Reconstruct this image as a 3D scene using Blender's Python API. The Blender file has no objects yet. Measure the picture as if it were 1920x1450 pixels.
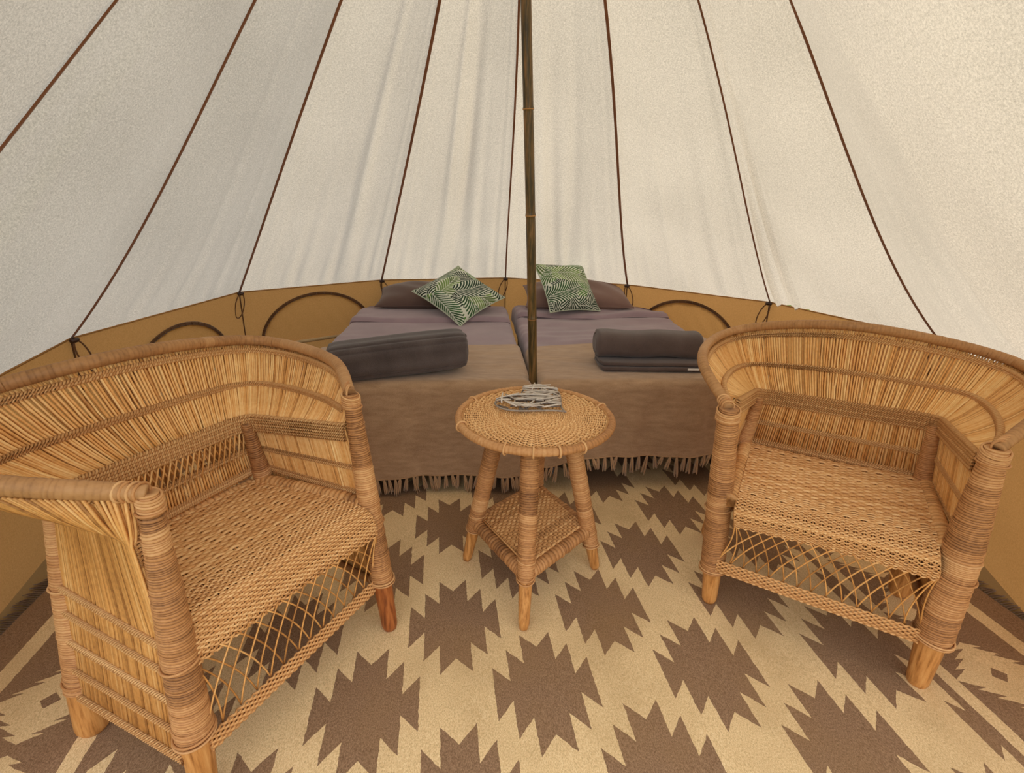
import bpy, math, random
import numpy as np
from mathutils import Vector, Matrix
random.seed(7); rng = np.random.default_rng(7)
sc = bpy.context.scene
col = sc.collection
S = 1.2            # metres per construction unit (the camera is one unit above the rug)

# ---------------------------------------------------------------- camera, sky, sun, exposure
PITCH, ROLL = 0.3589, -0.0185
cam = bpy.data.cameras.new('camera'); cam.sensor_width = 36; cam.lens = 36*934.1/1920; cam.clip_start = .02
co = bpy.data.objects.new('camera', cam); col.objects.link(co); sc.camera = co
f_ = Vector((0, math.cos(PITCH), -math.sin(PITCH))); r_ = Vector((1, 0, 0)); d_ = f_.cross(r_)
c_, s_ = math.cos(ROLL), math.sin(ROLL)
r2 = c_*r_ + s_*d_; d2 = -s_*r_ + c_*d_
co.matrix_world = Matrix(((r2.x, -d2.x, -f_.x, 0), (r2.y, -d2.y, -f_.y, 0), (r2.z, -d2.z, -f_.z, S), (0, 0, 0, 1)))

world = bpy.data.worlds.new('World'); sc.world = world; world.use_nodes = True
bg = world.node_tree.nodes['Background']; bg.inputs[0].default_value = (0.95, 0.97, 1.0, 1); bg.inputs[1].default_value = 1.05
sun = bpy.data.lights.new('sun', 'SUN'); sun.energy = 2.1; sun.angle = math.radians(12); sun.color = (1.0, .85, .6)
so = bpy.data.objects.new('sun', sun); col.objects.link(so)
SUN_DIR = Vector((math.sin(math.radians(72))*math.cos(math.radians(50)), math.cos(math.radians(72))*math.cos(math.radians(50)), math.sin(math.radians(50))))
so.rotation_euler = SUN_DIR.to_track_quat('Z', 'Y').to_euler()
vs = sc.view_settings; vs.view_transform = 'Standard'; vs.look = 'None'; vs.gamma = 1; vs.use_curve_mapping = False
vs.exposure = 0.68

# ---------------------------------------------------------------- helpers
def tag(o, label=None, cat=None, group=None, kind=None):
    if label: o['label'] = label
    if cat: o['category'] = cat
    if group: o['group'] = group
    if kind: o['kind'] = kind
    return o

def empty(name, loc=(0, 0, 0), rz=0., parent=None):
    o = bpy.data.objects.new(name, None); col.objects.link(o)
    o.empty_display_size = .1
    o.location = [S*c for c in loc]; o.rotation_euler = (0, 0, rz)
    if parent: o.parent = parent
    return o

class MB:
    """collects vertices, quads and triangles, with a tint value per vertex"""
    def __init__(s): s.v = []; s.f4 = []; s.f3 = []; s.t = []; s.n = 0; s.col = []; s.uv = None
    def add(s, v, f4=None, f3=None, tint=.5):
        v = np.asarray(v, float).reshape(-1, 3)
        s.v.append(v)
        if f4 is not None and len(f4): s.f4.append(np.asarray(f4, int)+s.n)
        if f3 is not None and len(f3): s.f3.append(np.asarray(f3, int)+s.n)
        s.t.append(np.broadcast_to(np.asarray(tint, float), (len(v),)).copy())
        s.n += len(v)
    def grid(s, P, closed_u=False, tint=.5):
        # P (n, m, 3): n rows along, m around
        n, m = P.shape[:2]
        i = np.arange(n-1)[:, None]; j = np.arange(m if closed_u else m-1)[None, :]
        a = i*m+j; b = i*m+(j+1) % m; c = (i+1)*m+(j+1) % m; d = (i+1)*m+j
        t = tint if np.ndim(tint) == 0 else np.asarray(tint).reshape(-1)
        s.add(P.reshape(-1, 3), np.stack([a, b, c, d], -1).reshape(-1, 4), tint=t)
    def sweep(s, pts, rad, sides=6, tint=.5, up=(0, 0, 1), tilt=None, flat=1.0, closed=False, cap=True):
        pts = np.asarray(pts, float); n = len(pts)
        if closed: T = np.roll(pts, -1, 0)-np.roll(pts, 1, 0)
        else:
            T = np.gradient(pts, axis=0)
        T /= np.linalg.norm(T, axis=1, keepdims=True)+1e-12
        U = np.asarray(up, float)
        if U.ndim == 1:
            U = np.broadcast_to(U, T.shape)
        X = np.cross(T, U); L = np.linalg.norm(X, axis=1, keepdims=True)
        if L.min() < .15 and np.ndim(up) == 1:
            U = np.broadcast_to(np.array([.31, .93, .17]), T.shape); X = np.cross(T, U); L = np.linalg.norm(X, axis=1, keepdims=True)
        X = X/(L+1e-9); Y = np.cross(X, T)
        a = np.arange(sides)*2*np.pi/sides
        rad = np.broadcast_to(np.asarray(rad, float), (n,))
        P = pts[:, None]+rad[:, None, None]*(np.cos(a)[None, :, None]*X[:, None]+flat*np.sin(a)[None, :, None]*Y[:, None])
        if tilt is not None:
            P = P+(tilt[:, None]*np.cos(a)[None, :]*rad[:, None])[..., None]*T[:, None]
        tt = tint if np.ndim(tint) == 0 else np.repeat(np.asarray(tint), sides)
        if closed:
            P = np.concatenate([P, P[:1]], 0)
            if np.ndim(tint): tt = np.concatenate([tt, tt[:sides]])
        elif cap:
            P = np.concatenate([np.broadcast_to(pts[:1, None], (1, sides, 3)), P, np.broadcast_to(pts[-1:, None], (1, sides, 3))], 0)
            if np.ndim(tint): tt = np.concatenate([tt[:sides], tt, tt[-sides:]])
        s.grid(P, True, tt)
    def box(s, lo, hi, tint=.5):
        x0, y0, z0 = lo; x1, y1, z1 = hi
        v = [(x0, y0, z0), (x1, y0, z0), (x1, y1, z0), (x0, y1, z0), (x0, y0, z1), (x1, y0, z1), (x1, y1, z1), (x0, y1, z1)]
        s.add(v, [(0, 3, 2, 1), (4, 5, 6, 7), (0, 1, 5, 4), (1, 2, 6, 5), (2, 3, 7, 6), (3, 0, 4, 7)], tint=tint)
    def build(s, name, mat, parent=None, origin=(0, 0, 0), smooth=True, colors=None):
        v = np.concatenate(s.v)
        if parent and parent.name.split('.')[0] in ('bed', 'duvet', 'pillow'): v = keep_inside(v)
        v = v-np.asarray(origin, float); v = v*S
        f4 = np.concatenate(s.f4) if s.f4 else np.zeros((0, 4), int)
        f3 = np.concatenate(s.f3) if s.f3 else np.zeros((0, 3), int)
        me = bpy.data.meshes.new(name)
        me.vertices.add(len(v)); me.vertices.foreach_set('co', v.ravel())
        nl = f4.size+f3.size
        me.loops.add(nl); me.loops.foreach_set('vertex_index', np.concatenate([f4.ravel(), f3.ravel()]).astype(np.int32))
        me.polygons.add(len(f4)+len(f3))
        st = np.concatenate([np.arange(len(f4))*4, f4.size+np.arange(len(f3))*3]).astype(np.int32)
        me.polygons.foreach_set('loop_start', st)
        me.update(calc_edges=True); me.validate()
        me.polygons.foreach_set('use_smooth', np.full(len(me.polygons), smooth))
        at = me.attributes.new('tint', 'FLOAT', 'POINT'); t = np.concatenate(s.t)
        if len(t) == len(me.vertices): at.data.foreach_set('value', t.astype(np.float32))
        if colors is not None:
            ca = me.attributes.new('print', 'FLOAT_COLOR', 'POINT')
            ca.data.foreach_set('color', np.concatenate([colors, np.ones((len(colors), 1))], 1).astype(np.float32).ravel())
        me.materials.append(mat)
        o = bpy.data.objects.new(name, me); col.objects.link(o)
        if parent: o.parent = parent
        return o

def lin(h):
    return tuple(((c/255)/12.92 if c/255 <= .04045 else ((c/255+.055)/1.055)**2.4) for c in h)+(1,)

class NT:
    def __init__(s, name, rough=.8, spec=.25):
        s.m = bpy.data.materials.new(name); s.m.use_nodes = True; s.t = s.m.node_tree; s.N = s.t.nodes
        s.b = s.N['Principled BSDF']; s.b.inputs['Roughness'].default_value = rough
        s.b.inputs['Specular IOR Level'].default_value = spec
    def L(s, a, b): s.t.links.new(a, b)
    def node(s, typ, **kw):
        n = s.N.new(typ)
        for k, v in kw.items():
            if k.startswith('i_'): n.inputs[int(k[2:])].default_value = v
            else: setattr(n, k, v)
        return n
    def math(s, op, a, b=None, c=None):
        n = s.N.new('ShaderNodeMath'); n.operation = op
        for i, x in enumerate((a, b, c)):
            if x is None: continue
            if isinstance(x, (int, float)): n.inputs[i].default_value = x
            else: s.L(x, n.inputs[i])
        return n.outputs[0]
    def coord(s, kind='Object', scale=(1, 1, 1)):
        tc = s.N.new('ShaderNodeTexCoord'); mp = s.N.new('ShaderNodeMapping'); s.L(tc.outputs[kind], mp.inputs[0]); mp.inputs['Scale'].default_value = scale
        return mp.outputs[0]
    def noise(s, scale, vec=None, detail=3, rough=.55):
        n = s.N.new('ShaderNodeTexNoise'); n.inputs['Scale'].default_value = scale; n.inputs['Detail'].default_value = detail; n.inputs['Roughness'].default_value = rough
        s.L(vec if vec is not None else s.coord(), n.inputs['Vector']); return n.outputs['Fac']
    def ramp(s, fac, stops):
        r = s.N.new('ShaderNodeValToRGB'); e = r.color_ramp.elements
        while len(e) < len(stops): e.new(.5)
        for i, (p, c) in enumerate(stops): e[i].position = p; e[i].color = c
        s.L(fac, r.inputs[0]); return r.outputs[0]
    def mix(s, fac, a, b, mode='MIX'):
        n = s.N.new('ShaderNodeMix'); n.data_type = 'RGBA'; n.blend_type = mode
        for x, i in ((fac, 0), (a, 6), (b, 7)):
            if isinstance(x, (int, float)): n.inputs[i].default_value = x
            elif isinstance(x, tuple): n.inputs[i].default_value = x
            else: s.L(x, n.inputs[i])
        return n.outputs[2]
    def bump(s, h, strength=.3, dist=.002):
        n = s.N.new('ShaderNodeBump'); n.inputs['Strength'].default_value = strength; n.inputs['Distance'].default_value = dist
        s.L(h, n.inputs['Height']); s.L(n.outputs[0], s.b.inputs['Normal']); return n.outputs[0]
    def attr(s, name):
        n = s.N.new('ShaderNodeAttribute'); n.attribute_name = name; return n
    def base(s, c): s.L(c, s.b.inputs['Base Color'])

def rattan(name, dark, mid, light, rough=.6, scale=60):
    m = NT(name, rough, .3)
    t = m.attr('tint').outputs['Fac']
    n = m.noise(scale, m.coord(scale=(1, 1, 1)), 4)
    n2 = m.noise(5, m.coord(), 2)
    v = m.math('ADD', m.math('MULTIPLY', t, .55), m.math('ADD', m.math('MULTIPLY', n, .35), m.math('MULTIPLY', n2, .25)))
    m.base(m.ramp(v, [(.2, lin(dark)), (.55, lin(mid)), (.9, lin(light))]))
    m.bump(n, .35, .0015)
    return m.m

def cloth(name, c1, c2, wscale=900, big=6, bump=.35, stretch=(1, 1, 1), sheen=.3):
    m = NT(name, .92, .08)
    w = m.noise(wscale, m.coord(scale=stretch), 2, .7)
    b = m.noise(big, m.coord(), 3)
    fac = m.math('ADD', m.math('MULTIPLY', w, .6), m.math('MULTIPLY', b, .4))
    m.base(m.ramp(fac, [(.36, lin(c1)), (.64, lin(c2))]))
    m.b.inputs['Sheen Weight'].default_value = sheen
    m.bump(w, bump, .001)
    return m.m

M = {}
M['reed'] = rattan('reed_mat', (126, 74, 30), (226, 164, 92), (252, 212, 146), .5, 90)
M['wrap'] = rattan('wrap_mat', (104, 64, 34), (190, 134, 82), (228, 180, 124), .6, 110)
M['weave'] = rattan('weave_mat', (112, 66, 32), (214, 158, 98), (246, 202, 142), .6, 130)
M['cord'] = rattan('cord_mat', (108, 68, 34), (190, 138, 84), (226, 180, 122), .7, 140)
M['rim'] = rattan('rim_mat', (108, 72, 42), (178, 130, 82), (204, 158, 108), .55, 80)
M['gap_shade'] = rattan('gap_shade_mat', (50, 28, 12), (78, 46, 20), (100, 62, 28), .8)  # for dark sheets added under the weaves, painting shade into their gaps
def wood_mat(name, a, b, c):
    m = NT(name, .42, .4)
    n = m.noise(14, m.coord(scale=(9, 9, .8)), 5, .6); n2 = m.noise(26, m.coord(scale=(1.2, 1.2, .5)), 2)
    k = m.ramp(n, [(.3, lin(a)), (.5, lin(b)), (.72, lin(c))])
    m.base(m.mix(m.math('GREATER_THAN', n2, .76), k, lin((90, 46, 18))))
    m.bump(n, .15, .001); return m.m
M['wood'] = wood_mat('cane_wood', (150, 94, 42), (200, 138, 74), (220, 164, 98))
M['wood_red'] = wood_mat('red_cane_wood', (112, 56, 24), (164, 92, 44), (190, 118, 62))
M['bedwood'] = cloth('bed_base_mat', (38, 26, 18), (52, 38, 26))

# canvas of the roof: thin, lets daylight through
def canvas(name, c1, c2, trans, wscale):
    m = NT(name, .95, .03)
    w = m.noise(wscale, m.coord(), 2, .8); b = m.noise(2.2, m.coord(), 1, .4); b2 = m.noise(190, m.coord(), 3, .7)
    fac = m.math('ADD', m.math('MULTIPLY', w, .4), m.math('ADD', m.math('MULTIPLY', b, .12), m.math('MULTIPLY', b2, .48)))
    c = m.ramp(fac, [(.38, lin(c1)), (.62, lin(c2))])
    m.base(c)
    tr = m.node('ShaderNodeBsdfTranslucent'); m.L(c, tr.inputs[0])
    bn = m.bump(b2, .25, .001); m.L(bn, tr.inputs['Normal'])
    mx = m.node('ShaderNodeMixShader', i_0=trans); m.L(m.b.outputs[0], mx.inputs[1]); m.L(tr.outputs[0], mx.inputs[2])
    m.L(mx.outputs[0], m.N['Material Output'].inputs[0])
    return m.m
M['canvas'] = canvas('cream_canvas', (174, 167, 156), (222, 214, 202), .45, 500)
M['wallcanvas'] = canvas('tan_canvas', (178, 132, 80), (200, 152, 96), .28, 500)
M['flap'] = canvas('flap_canvas', (174, 128, 76), (196, 148, 92), .28, 500)
M['webbing'] = cloth('webbing_mat', (122, 78, 54), (148, 98, 70), 700)
M['zip'] = cloth('zip_mat', (78, 52, 30), (112, 78, 48), 500)
M['rope'] = cloth('rope_mat', (92, 62, 38), (120, 84, 52), 700)
M['pale'] = cloth('pale_strap', (200, 172, 130), (214, 188, 146), 700)
m = NT('toggle_mat', .4, .5); m.base(m.ramp(m.noise(40), [(.3, lin((40, 22, 14))), (.7, lin((66, 38, 24)))])); M['toggle'] = m.m
M['groundsheet'] = cloth('groundsheet_mat', (150, 124, 76), (166, 138, 88), 300, 2, .2)
m = NT('grass_mat', .95, .05); m.base(m.ramp(m.noise(8, None, 6, .7), [(.3, lin((70, 84, 42))), (.7, lin((120, 126, 70)))])); M['grass'] = m.m
M['duvet'] = cloth('duvet_mat', (138, 118, 126), (164, 142, 148), 1100, 5, .25)
M['pillow'] = cloth('pillow_mat', (116, 90, 82), (136, 108, 98), 1100, 5, .25)
M['pillow_dark'] = cloth('dark_pillow_mat', (92, 72, 66), (112, 90, 82), 1100, 5, .25)
M['towel'] = cloth('towel_mat', (80, 66, 62), (108, 92, 86), 650, 7, .9, sheen=.25)
M['towel_dark'] = cloth('dark_towel_mat', (66, 56, 54), (104, 92, 88), 650, 7, .9, sheen=.25)
M['mattress'] = cloth('mattress_mat', (120, 100, 96), (140, 118, 112), 900)
M['tassel'] = cloth('tassel_mat', (160, 124, 90), (196, 156, 116), 900)
M['rugfringe'] = cloth('rug_fringe_mat', (92, 72, 56), (130, 106, 84), 700)
M['white'] = cloth('white_tag', (225, 220, 212), (240, 236, 230), 700)
M['whitecloth'] = cloth('cushion_edge', (170, 182, 158), (205, 212, 190), 900)

# ---------------------------------------------------------------- ground, tent floor, roof and walls
APEX = np.array([-.02, 1.5, 2.2])
RING = {0: (-1.449, 1.57, .55), 1: (-1.354, 2.452, .55), 2: (-.771, 2.925, .55), 3: (-.052, 3.10, .55), 4: (.66, 2.916, .55),
        5: (1.263, 2.445, .55), 6: (1.56, 1.776, .55), 7: (1.21, .60, .55), 8: (.78, .10, .55), -2: (-.74, .10, .55), -1: (-1.10, .50, .55)}
MID = {-1: [(.32, -.946, 1.005, 1.081), (.39, -.854, 1.053, 1.196), (.47, -.754, 1.103, 1.331)],
       0: [(.171, -1.198, 1.562, .826), (.341, -.953, 1.553, 1.104), (.547, -.681, 1.523, 1.463)],
       1: [(.199, -1.098, 2.259, .883), (.381, -.856, 2.086, 1.183), (.612, -.557, 1.861, 1.57)],
       2: [(.26, -.569, 2.556, .977), (.462, -.403, 2.272, 1.306), (.65, -.269, 2.002, 1.618)],
       3: [(.424, -.015, 2.421, 1.25), (.637, 0, 2.081, 1.6)],
       4: [(.207, .536, 2.619, .896), (.428, .407, 2.303, 1.265), (.642, .29, 1.993, 1.624)],
       5: [(.218, 1.006, 2.229, .921), (.407, .781, 2.043, 1.242), (.604, .556, 1.843, 1.581)],
       6: [(.127, 1.354, 1.744, .756), (.223, 1.201, 1.718, .913), (.332, 1.041, 1.68, 1.102), (.456, .868, 1.63, 1.326), (.556, .725, 1.59, 1.505)]}
def smooth_interp(ts, ps, t):
    # monotone-ish cubic (Catmull) through knots
    ts = np.array(ts); ps = np.array(ps)
    m_ = np.gradient(ps, ts, axis=0)
    i = np.clip(np.searchsorted(ts, t)-1, 0, len(ts)-2)
    h = ts[i+1]-ts[i]; u = ((t-ts[i])/h)[:, None]; h = h[:, None]
    return (2*u**3-3*u**2+1)*ps[i]+(u**3-2*u**2+u)*h*m_[i]+(-2*u**3+3*u**2)*ps[i+1]+(u**3-u**2)*h*m_[i+1]
def keep_inside(v, margin=.035):
    """press points of the bedding that would reach past the canvas back against it"""
    v = v.copy()
    for _ in range(2):
        for a, b in ((0, 1), (1, 2), (2, 3), (3, 4), (4, 5), (5, 6)):
            A, B = np.array(RING[a]), np.array(RING[b]); cen = np.array([.05, 1.6, .5])
            n = np.cross(B-A, [0, 0, 1.]); n /= np.linalg.norm(n); n = n if np.dot(cen-A, n) > 0 else -n
            d = np.clip(margin-(v-A)@n, 0, None); v += d[:, None]*n
            n = np.cross(B-A, APEX-A); n /= np.linalg.norm(n); n = n if np.dot(cen-A, n) > 0 else -n
            d = np.clip(margin-(v-A)@n, 0, None); d = np.where(v[:, 2] > .5, d, 0); v += d[:, None]*np.array([n[0], n[1], 0])
    return v
def lerp3(a, b, t): return np.asarray(a)*(1-t)+np.asarray(b)*t
def seam(k, t):
    B = np.array(RING[k])
    kn = [(0,)+tuple(B)]+MID.get(k, [])+[(1,)+tuple(APEX)]
    t_ = [a[0] for a in kn]; p_ = [a[1:] for a in kn]
    L0 = B+(APEX-B)*t[:, None]
    if len(kn) < 3: return L0
    tk = np.array(t_[1:-1]); rs_ = np.array(p_[1:-1])-(B+(APEX-B)*tk[:, None])
    bs = lambda x: np.stack([x*(1-x), x*(1-x)*(1-2*x)], 1)
    co_ = np.linalg.lstsq(np.vstack([bs(tk), .02*np.eye(2)]), np.vstack([rs_, np.zeros((2, 3))]), rcond=None)[0]
    return L0+bs(t)@co_

g = MB(); g.add([(-40, -40, -.02), (40, -40, -.02), (40, 40, -.02), (-40, 40, -.02)], [(0, 1, 2, 3)])
tag(g.build('ground', M['grass'], smooth=False), 'short green grass outside the tent doorway', 'ground', kind='structure')

order = [-1, 0, 1, 2, 3, 4, 5, 6, 7, 8, -2]
base_pts = {}
for k in order:
    p = np.array(RING[k]); dirv = p[:2]-APEX[:2]; L = np.linalg.norm(dirv)
    q = p[:2]+dirv/L*.03; base_pts[k] = np.array([q[0], q[1], 0.])
g = MB(); loop = [base_pts[k] for k in order]
nn = len(loop); c0 = np.array([.05, 1.55, 0.])
top = np.array([c0]+loop); top[:, 2] = 0.0; bot = top.copy(); bot[:, 2] = -.015
tri = [(0, 1+(i+1) % nn, 1+i) for i in range(nn)]
g.add(np.vstack([top, bot]), [(1+i, 1+(i+1) % nn, nn+2+(i+1) % nn, nn+2+i) for i in range(nn)],
      tri+[(a+nn+1, c+nn+1, b+nn+1) for a, b, c in tri])
fl = g.build('floor', M['groundsheet'], smooth=False); tag(fl, 'tan tent groundsheet around the rug', 'floor', kind='structure')

ceil = empty('ceiling'); tag(ceil, 'cream canvas bell tent roof with dark seams rising to the pole', 'tent roof', kind='structure')
pairs = [(-1, 0), (0, 1), (1, 2), (2, 3), (3, 4), (4, 5), (5, 6), (6, 7)]
for (a, b) in pairs:
    nv, nu = 72, 56
    t = np.linspace(0, 1, nv)**1.15; u = np.linspace(0, 1, nu)
    A_, B_ = seam(a, t), seam(b, t)
    P = A_[:, None]*(1-u)[None, :, None]+B_[:, None]*u[None, :, None]
    n = np.cross(B_[4]-A_[4], A_[30]-A_[4]); n /= np.linalg.norm(n)
    cen = np.array([.05, 1.55, .9])
    if np.dot(cen-P[10, 28], n) < 0: n = -n         # n points inwards
    tt, uu = np.meshgrid(t, u, indexing='ij'); r0 = random.random()*6
    sag = .028*np.sin(np.pi*tt)**.8*4*uu*(1-uu)
    width = (1-tt)
    # gather wrinkles fanning up from the wall line and running beside the seams
    wr = .012*np.exp(-tt*7)*(np.sin(uu*46+r0+5*tt)*.6+np.sin(uu*71+2*r0)*.4)
    edge = np.exp(-((uu-.07+.02*tt)/.05)**2)+np.exp(-((uu-.92)/.05)**2)
    wr += .011*edge*np.sin(uu*90+r0)*np.exp(-tt*2.2)
    for q in range(4):
        u0 = random.uniform(.1, .9); du = random.uniform(-.25, .25); w_ = random.uniform(.03, .06)
        wr += random.uniform(-.018, .024)*np.exp(-((uu-u0-du*tt)/w_)**2)*np.exp(-((tt-random.uniform(.1, .5))/.3)**2)
    wr *= (1-np.exp(-tt*70))*np.sin(np.pi*np.clip(uu, 0, 1))**.5*np.clip(width*3, 0, 1)
    if (a, b) == (5, 6):                               # a loose bundle of folds beside this seam
        for u0, am, w_ in ((.07, .026, .013), (.14, -.016, .016), (.20, .022, .013), (.27, -.010, .018)):
            wr += am*np.exp(-((uu-u0*(1-.3*tt))/w_)**2)*np.exp(-((tt-.12)/.22)**2)
    P = P+n[None, None]*(sag+wr)[..., None]
    scal = .010*np.sin(np.pi*uu[0])**2
    P[0, :, 2] += 0
    g = MB(); g.grid(P); g.build('roof_panel', M['canvas'], ceil)
    # small hem returning behind the wall top
# the raised peak over the open doorway, above and behind the camera
PEAK = np.array([.0, -.12, 1.98])
for k, sgn in ((-2, -1), (8, 1)):
    kk = -1 if sgn < 0 else 7
    t = np.linspace(0, 1, 30); A_ = seam(kk, t)
    B_ = PEAK+(APEX-PEAK)*t[:, None]
    u = np.linspace(0, 1, 24)
    P = A_[:, None]*(1-u)[None, :, None]+B_[:, None]*u[None, :, None]
    P[..., 2] += .02*np.sin(np.pi*u)[None]*(1-t)[:, None]
    g = MB(); g.grid(P); g.build('door_awning', M['canvas'], ceil)
    # the door flap rolled up and tied beside the opening
    a_ = base_pts[-2 if sgn < 0 else 8]*np.array([.6, .2, 0])+base_pts[kk]*np.array([.4, .8, 0])
    q_ = PEAK*np.array([1, 1, 1])
    rp = np.array([np.array([sgn*1.10, .36, .02]), np.array([sgn*1.08, .38, .35]), lerp3(P[0][0], P[0][-1], .22)])
    g = MB(); tt_ = np.linspace(0, 1, 24); rp = np.array([np.interp(tt_, [0, .45, 1], rp[:, i]) for i in range(3)]).T
    g.sweep(rp, .045+.006*np.sin(tt_*34), 14); g.build('rolled_door_flap', M['canvas'], ceil)
for k in [-1, 0, 1, 2, 3, 4, 5, 6]:
    t = np.linspace(0, .985, 70); P = seam(k, t)
    cdir = np.array([APEX[0], APEX[1], .6])-P; cdir[:, 2] = -.2; cdir /= np.linalg.norm(cdir, axis=1, keepdims=True)
    P = P+cdir*.006
    g = MB(); w_ = .0058 if k not in (3, 5) else .0042
    g.sweep(P, w_, 8, up=cdir, flat=.35); g.build('seam_webbing', M['webbing'], ceil)
    p = np.array(RING[k]); inw = APEX-p; inw[2] = 0; inw /= np.linalg.norm(inw)
    g = MB(); c = p+inw*.016+np.array([0, 0, -.006]); tdir = np.cross(inw, [0, 0, 1])
    g.sweep(np.array([c-tdir*.014, c-tdir*.007, c+tdir*.007, c+tdir*.014]), [.006, .0085, .0085, .006], 8); g.build('toggle', M['toggle'], ceil)
    g = MB(); a = np.linspace(0, 1, 26); sd = 1 if k % 2 else -1
    lp = c+tdir*(.022*np.sin(2*np.pi*a)*sd+.028*sd*(1-np.cos(2*np.pi*a))*.6)[:, None]-np.array([0, 0, 1])*(.058*(1-np.cos(2*np.pi*a)))[:, None]+inw*.004
    g.sweep(lp, .0028, 6); g.build('tie_loop', M['rope'], ceil)

WIN = {(0, 1): (.52, .33, .485, .25), (1, 2): (.50, .40, .51, .27), (4, 5): (.47, .38, .50, .24)}
def wall_group(name, prs, label):
    w = empty(name); tag(w, label, 'tent wall', kind='structure')
    for a, b in prs:
        A, B = np.array(RING[a]), np.array(RING[b]); A0, B0 = base_pts[a], base_pts[b]
        nu, nv = 90, 50; u = np.linspace(0, 1, nu); t = np.linspace(0, 1, nv)
        bt = A0[None]*(1-u)[:, None]+B0[None]*u[:, None]; tp = A[None]*(1-u)[:, None]+B[None]*u[:, None]
        P = bt[None]*(1-t)[:, None, None]+tp[None]*t[:, None, None]
        mid = (A+B)/2; inw = APEX-mid; inw[2] = 0; inw /= np.linalg.norm(inw)
        tt, uu = np.meshgrid(t, u, indexing='ij'); r0 = random.random()*6
        d = .012*np.sin(np.pi*tt)*np.sin(np.pi*uu)+.004*np.sin((uu*.8+tt)*14+r0)*np.sin(np.pi*uu)*np.sin(np.pi*tt)
        d += .006*np.exp(-((uu-tt*.35-.05)/.03)**2)*np.sin(np.pi*tt)
        Pw = P-inw*d[..., None]*.6+inw*.002; g = MB(); hole = WIN.get((a, b))
        if hole is None: g.grid(Pw)
        else:
            c_, hw_, zt_, zb_ = hole; i_ = np.arange(nv-1)[:, None]; j_ = np.arange(nu-1)[None, :]
            uc = (u[:-1]+u[1:])[None, :]/2; zc = (t[:-1]+t[1:])[:, None]/2*.55
            ins = (((uc-c_)/(hw_*.95))**2+((zc-zb_)/((zt_-zb_)*.95))**2 < 1) & (zc > zb_+.004)
            q_ = np.stack([i_*nu+j_, i_*nu+j_+1, (i_+1)*nu+j_+1, (i_+1)*nu+j_], -1)[~ins]; g.add(Pw.reshape(-1, 3), q_)
        g.build('wall_panel', M['wallcanvas'], w)
        g = MB(); g.sweep(np.array([A0+inw*.004, (A0+A)/2+inw*.004, A+inw*.006+np.array([0, 0, -.012])]), .003, 6); g.build('corner_piping', M['zip'], w)
        g = MB(); g.sweep(np.array([A+inw*.004, (A+B)/2+inw*.004, B+inw*.004]), .003, 6); g.build('top_hem', M['wallcanvas'], w)
    return w
wall_group('wall_left', [(-1, 0), (0, 1)], 'tan canvas tent wall behind the left chair')
wall_group('wall_back', [(1, 2), (2, 3), (3, 4), (4, 5)], 'tan canvas tent wall at the head of the beds')
wall_group('wall_right', [(5, 6), (6, 7)], 'tan canvas tent wall behind the right chair')

def window(idx, a, b, c, hw, ztop, zbot, label, drawn=True):
    A, B = np.array(RING[a]), np.array(RING[b]); A0, B0 = base_pts[a], base_pts[b]
    mid = (A+B)/2; inw = APEX-mid; inw[2] = 0; inw /= np.linalg.norm(inw)
    def pt(u, z, off): 
        z = np.asarray(z, float); u = np.asarray(u, float)
        tp = A[None]*(1-u)[..., None]+B[None]*u[..., None]; bt = A0[None]*(1-u)[..., None]+B0[None]*u[..., None]
        k = (z/.55)[..., None]; return bt*(1-k)+tp*k+inw*off
    w = empty(f'window_{idx}'); tag(w, label, 'tent window', kind='structure')
    th = np.linspace(0, np.pi, 48); us = c-hw*np.cos(th); zs = zbot+(ztop-zbot)*np.sin(th)
    # flap
    rr = np.linspace(0, 1, 14)[:, None]
    U = c-hw*.99*np.cos(th)[None]*np.ones_like(rr); Z = zbot+(ztop-zbot)*.99*np.sin(th)[None]*rr
    off = .006+.004*np.sin(U*60+Z*50)*np.sin(np.pi*rr)
    Pp = pt(U.ravel(), Z.ravel(), 0).reshape(U.shape+(3,))+inw*off[..., None]
    g = MB(); g.grid(Pp); g.build('window_flap', M['flap'], w)
    g = MB(); P = pt(us, zs, .011); g.sweep(P, .0075, 6, up=inw, flat=.4, tint=.4); g.build('zip', M['zip'], w)
    g = MB()
    for i in range(1, 46, 2):
        s_ = P[i]; t_ = P[i+1]-P[i]; t_ /= np.linalg.norm(t_); o_ = np.cross(t_, inw)
        g.sweep(np.array([s_-o_*.007+inw*.004, s_+o_*.007+inw*.004+t_*.006]), .0017, 4)
    z_ = g.build('zip_stitching', M['rope'], w); z_['kind'] = 'stuff'
    g = MB(); us = np.linspace(c-hw*1.05, c+hw*1.02, 8); g.sweep(pt(us, np.full(8, zbot-.012), .02), .009, 6, up=inw, flat=.5); g.build('lower_strap', M['pale'], w)
window(1, 0, 1, .52, .33, .485, .25, 'arched zipped window flap in the tent wall, left of the wall corner')
window(2, 1, 2, .50, .40, .51, .27, 'arched zipped window flap in the tent wall beside the left bed')
window(3, 4, 5, .47, .38, .50, .24, 'arched zipped window flap in the tent wall beside the right bed')

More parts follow.
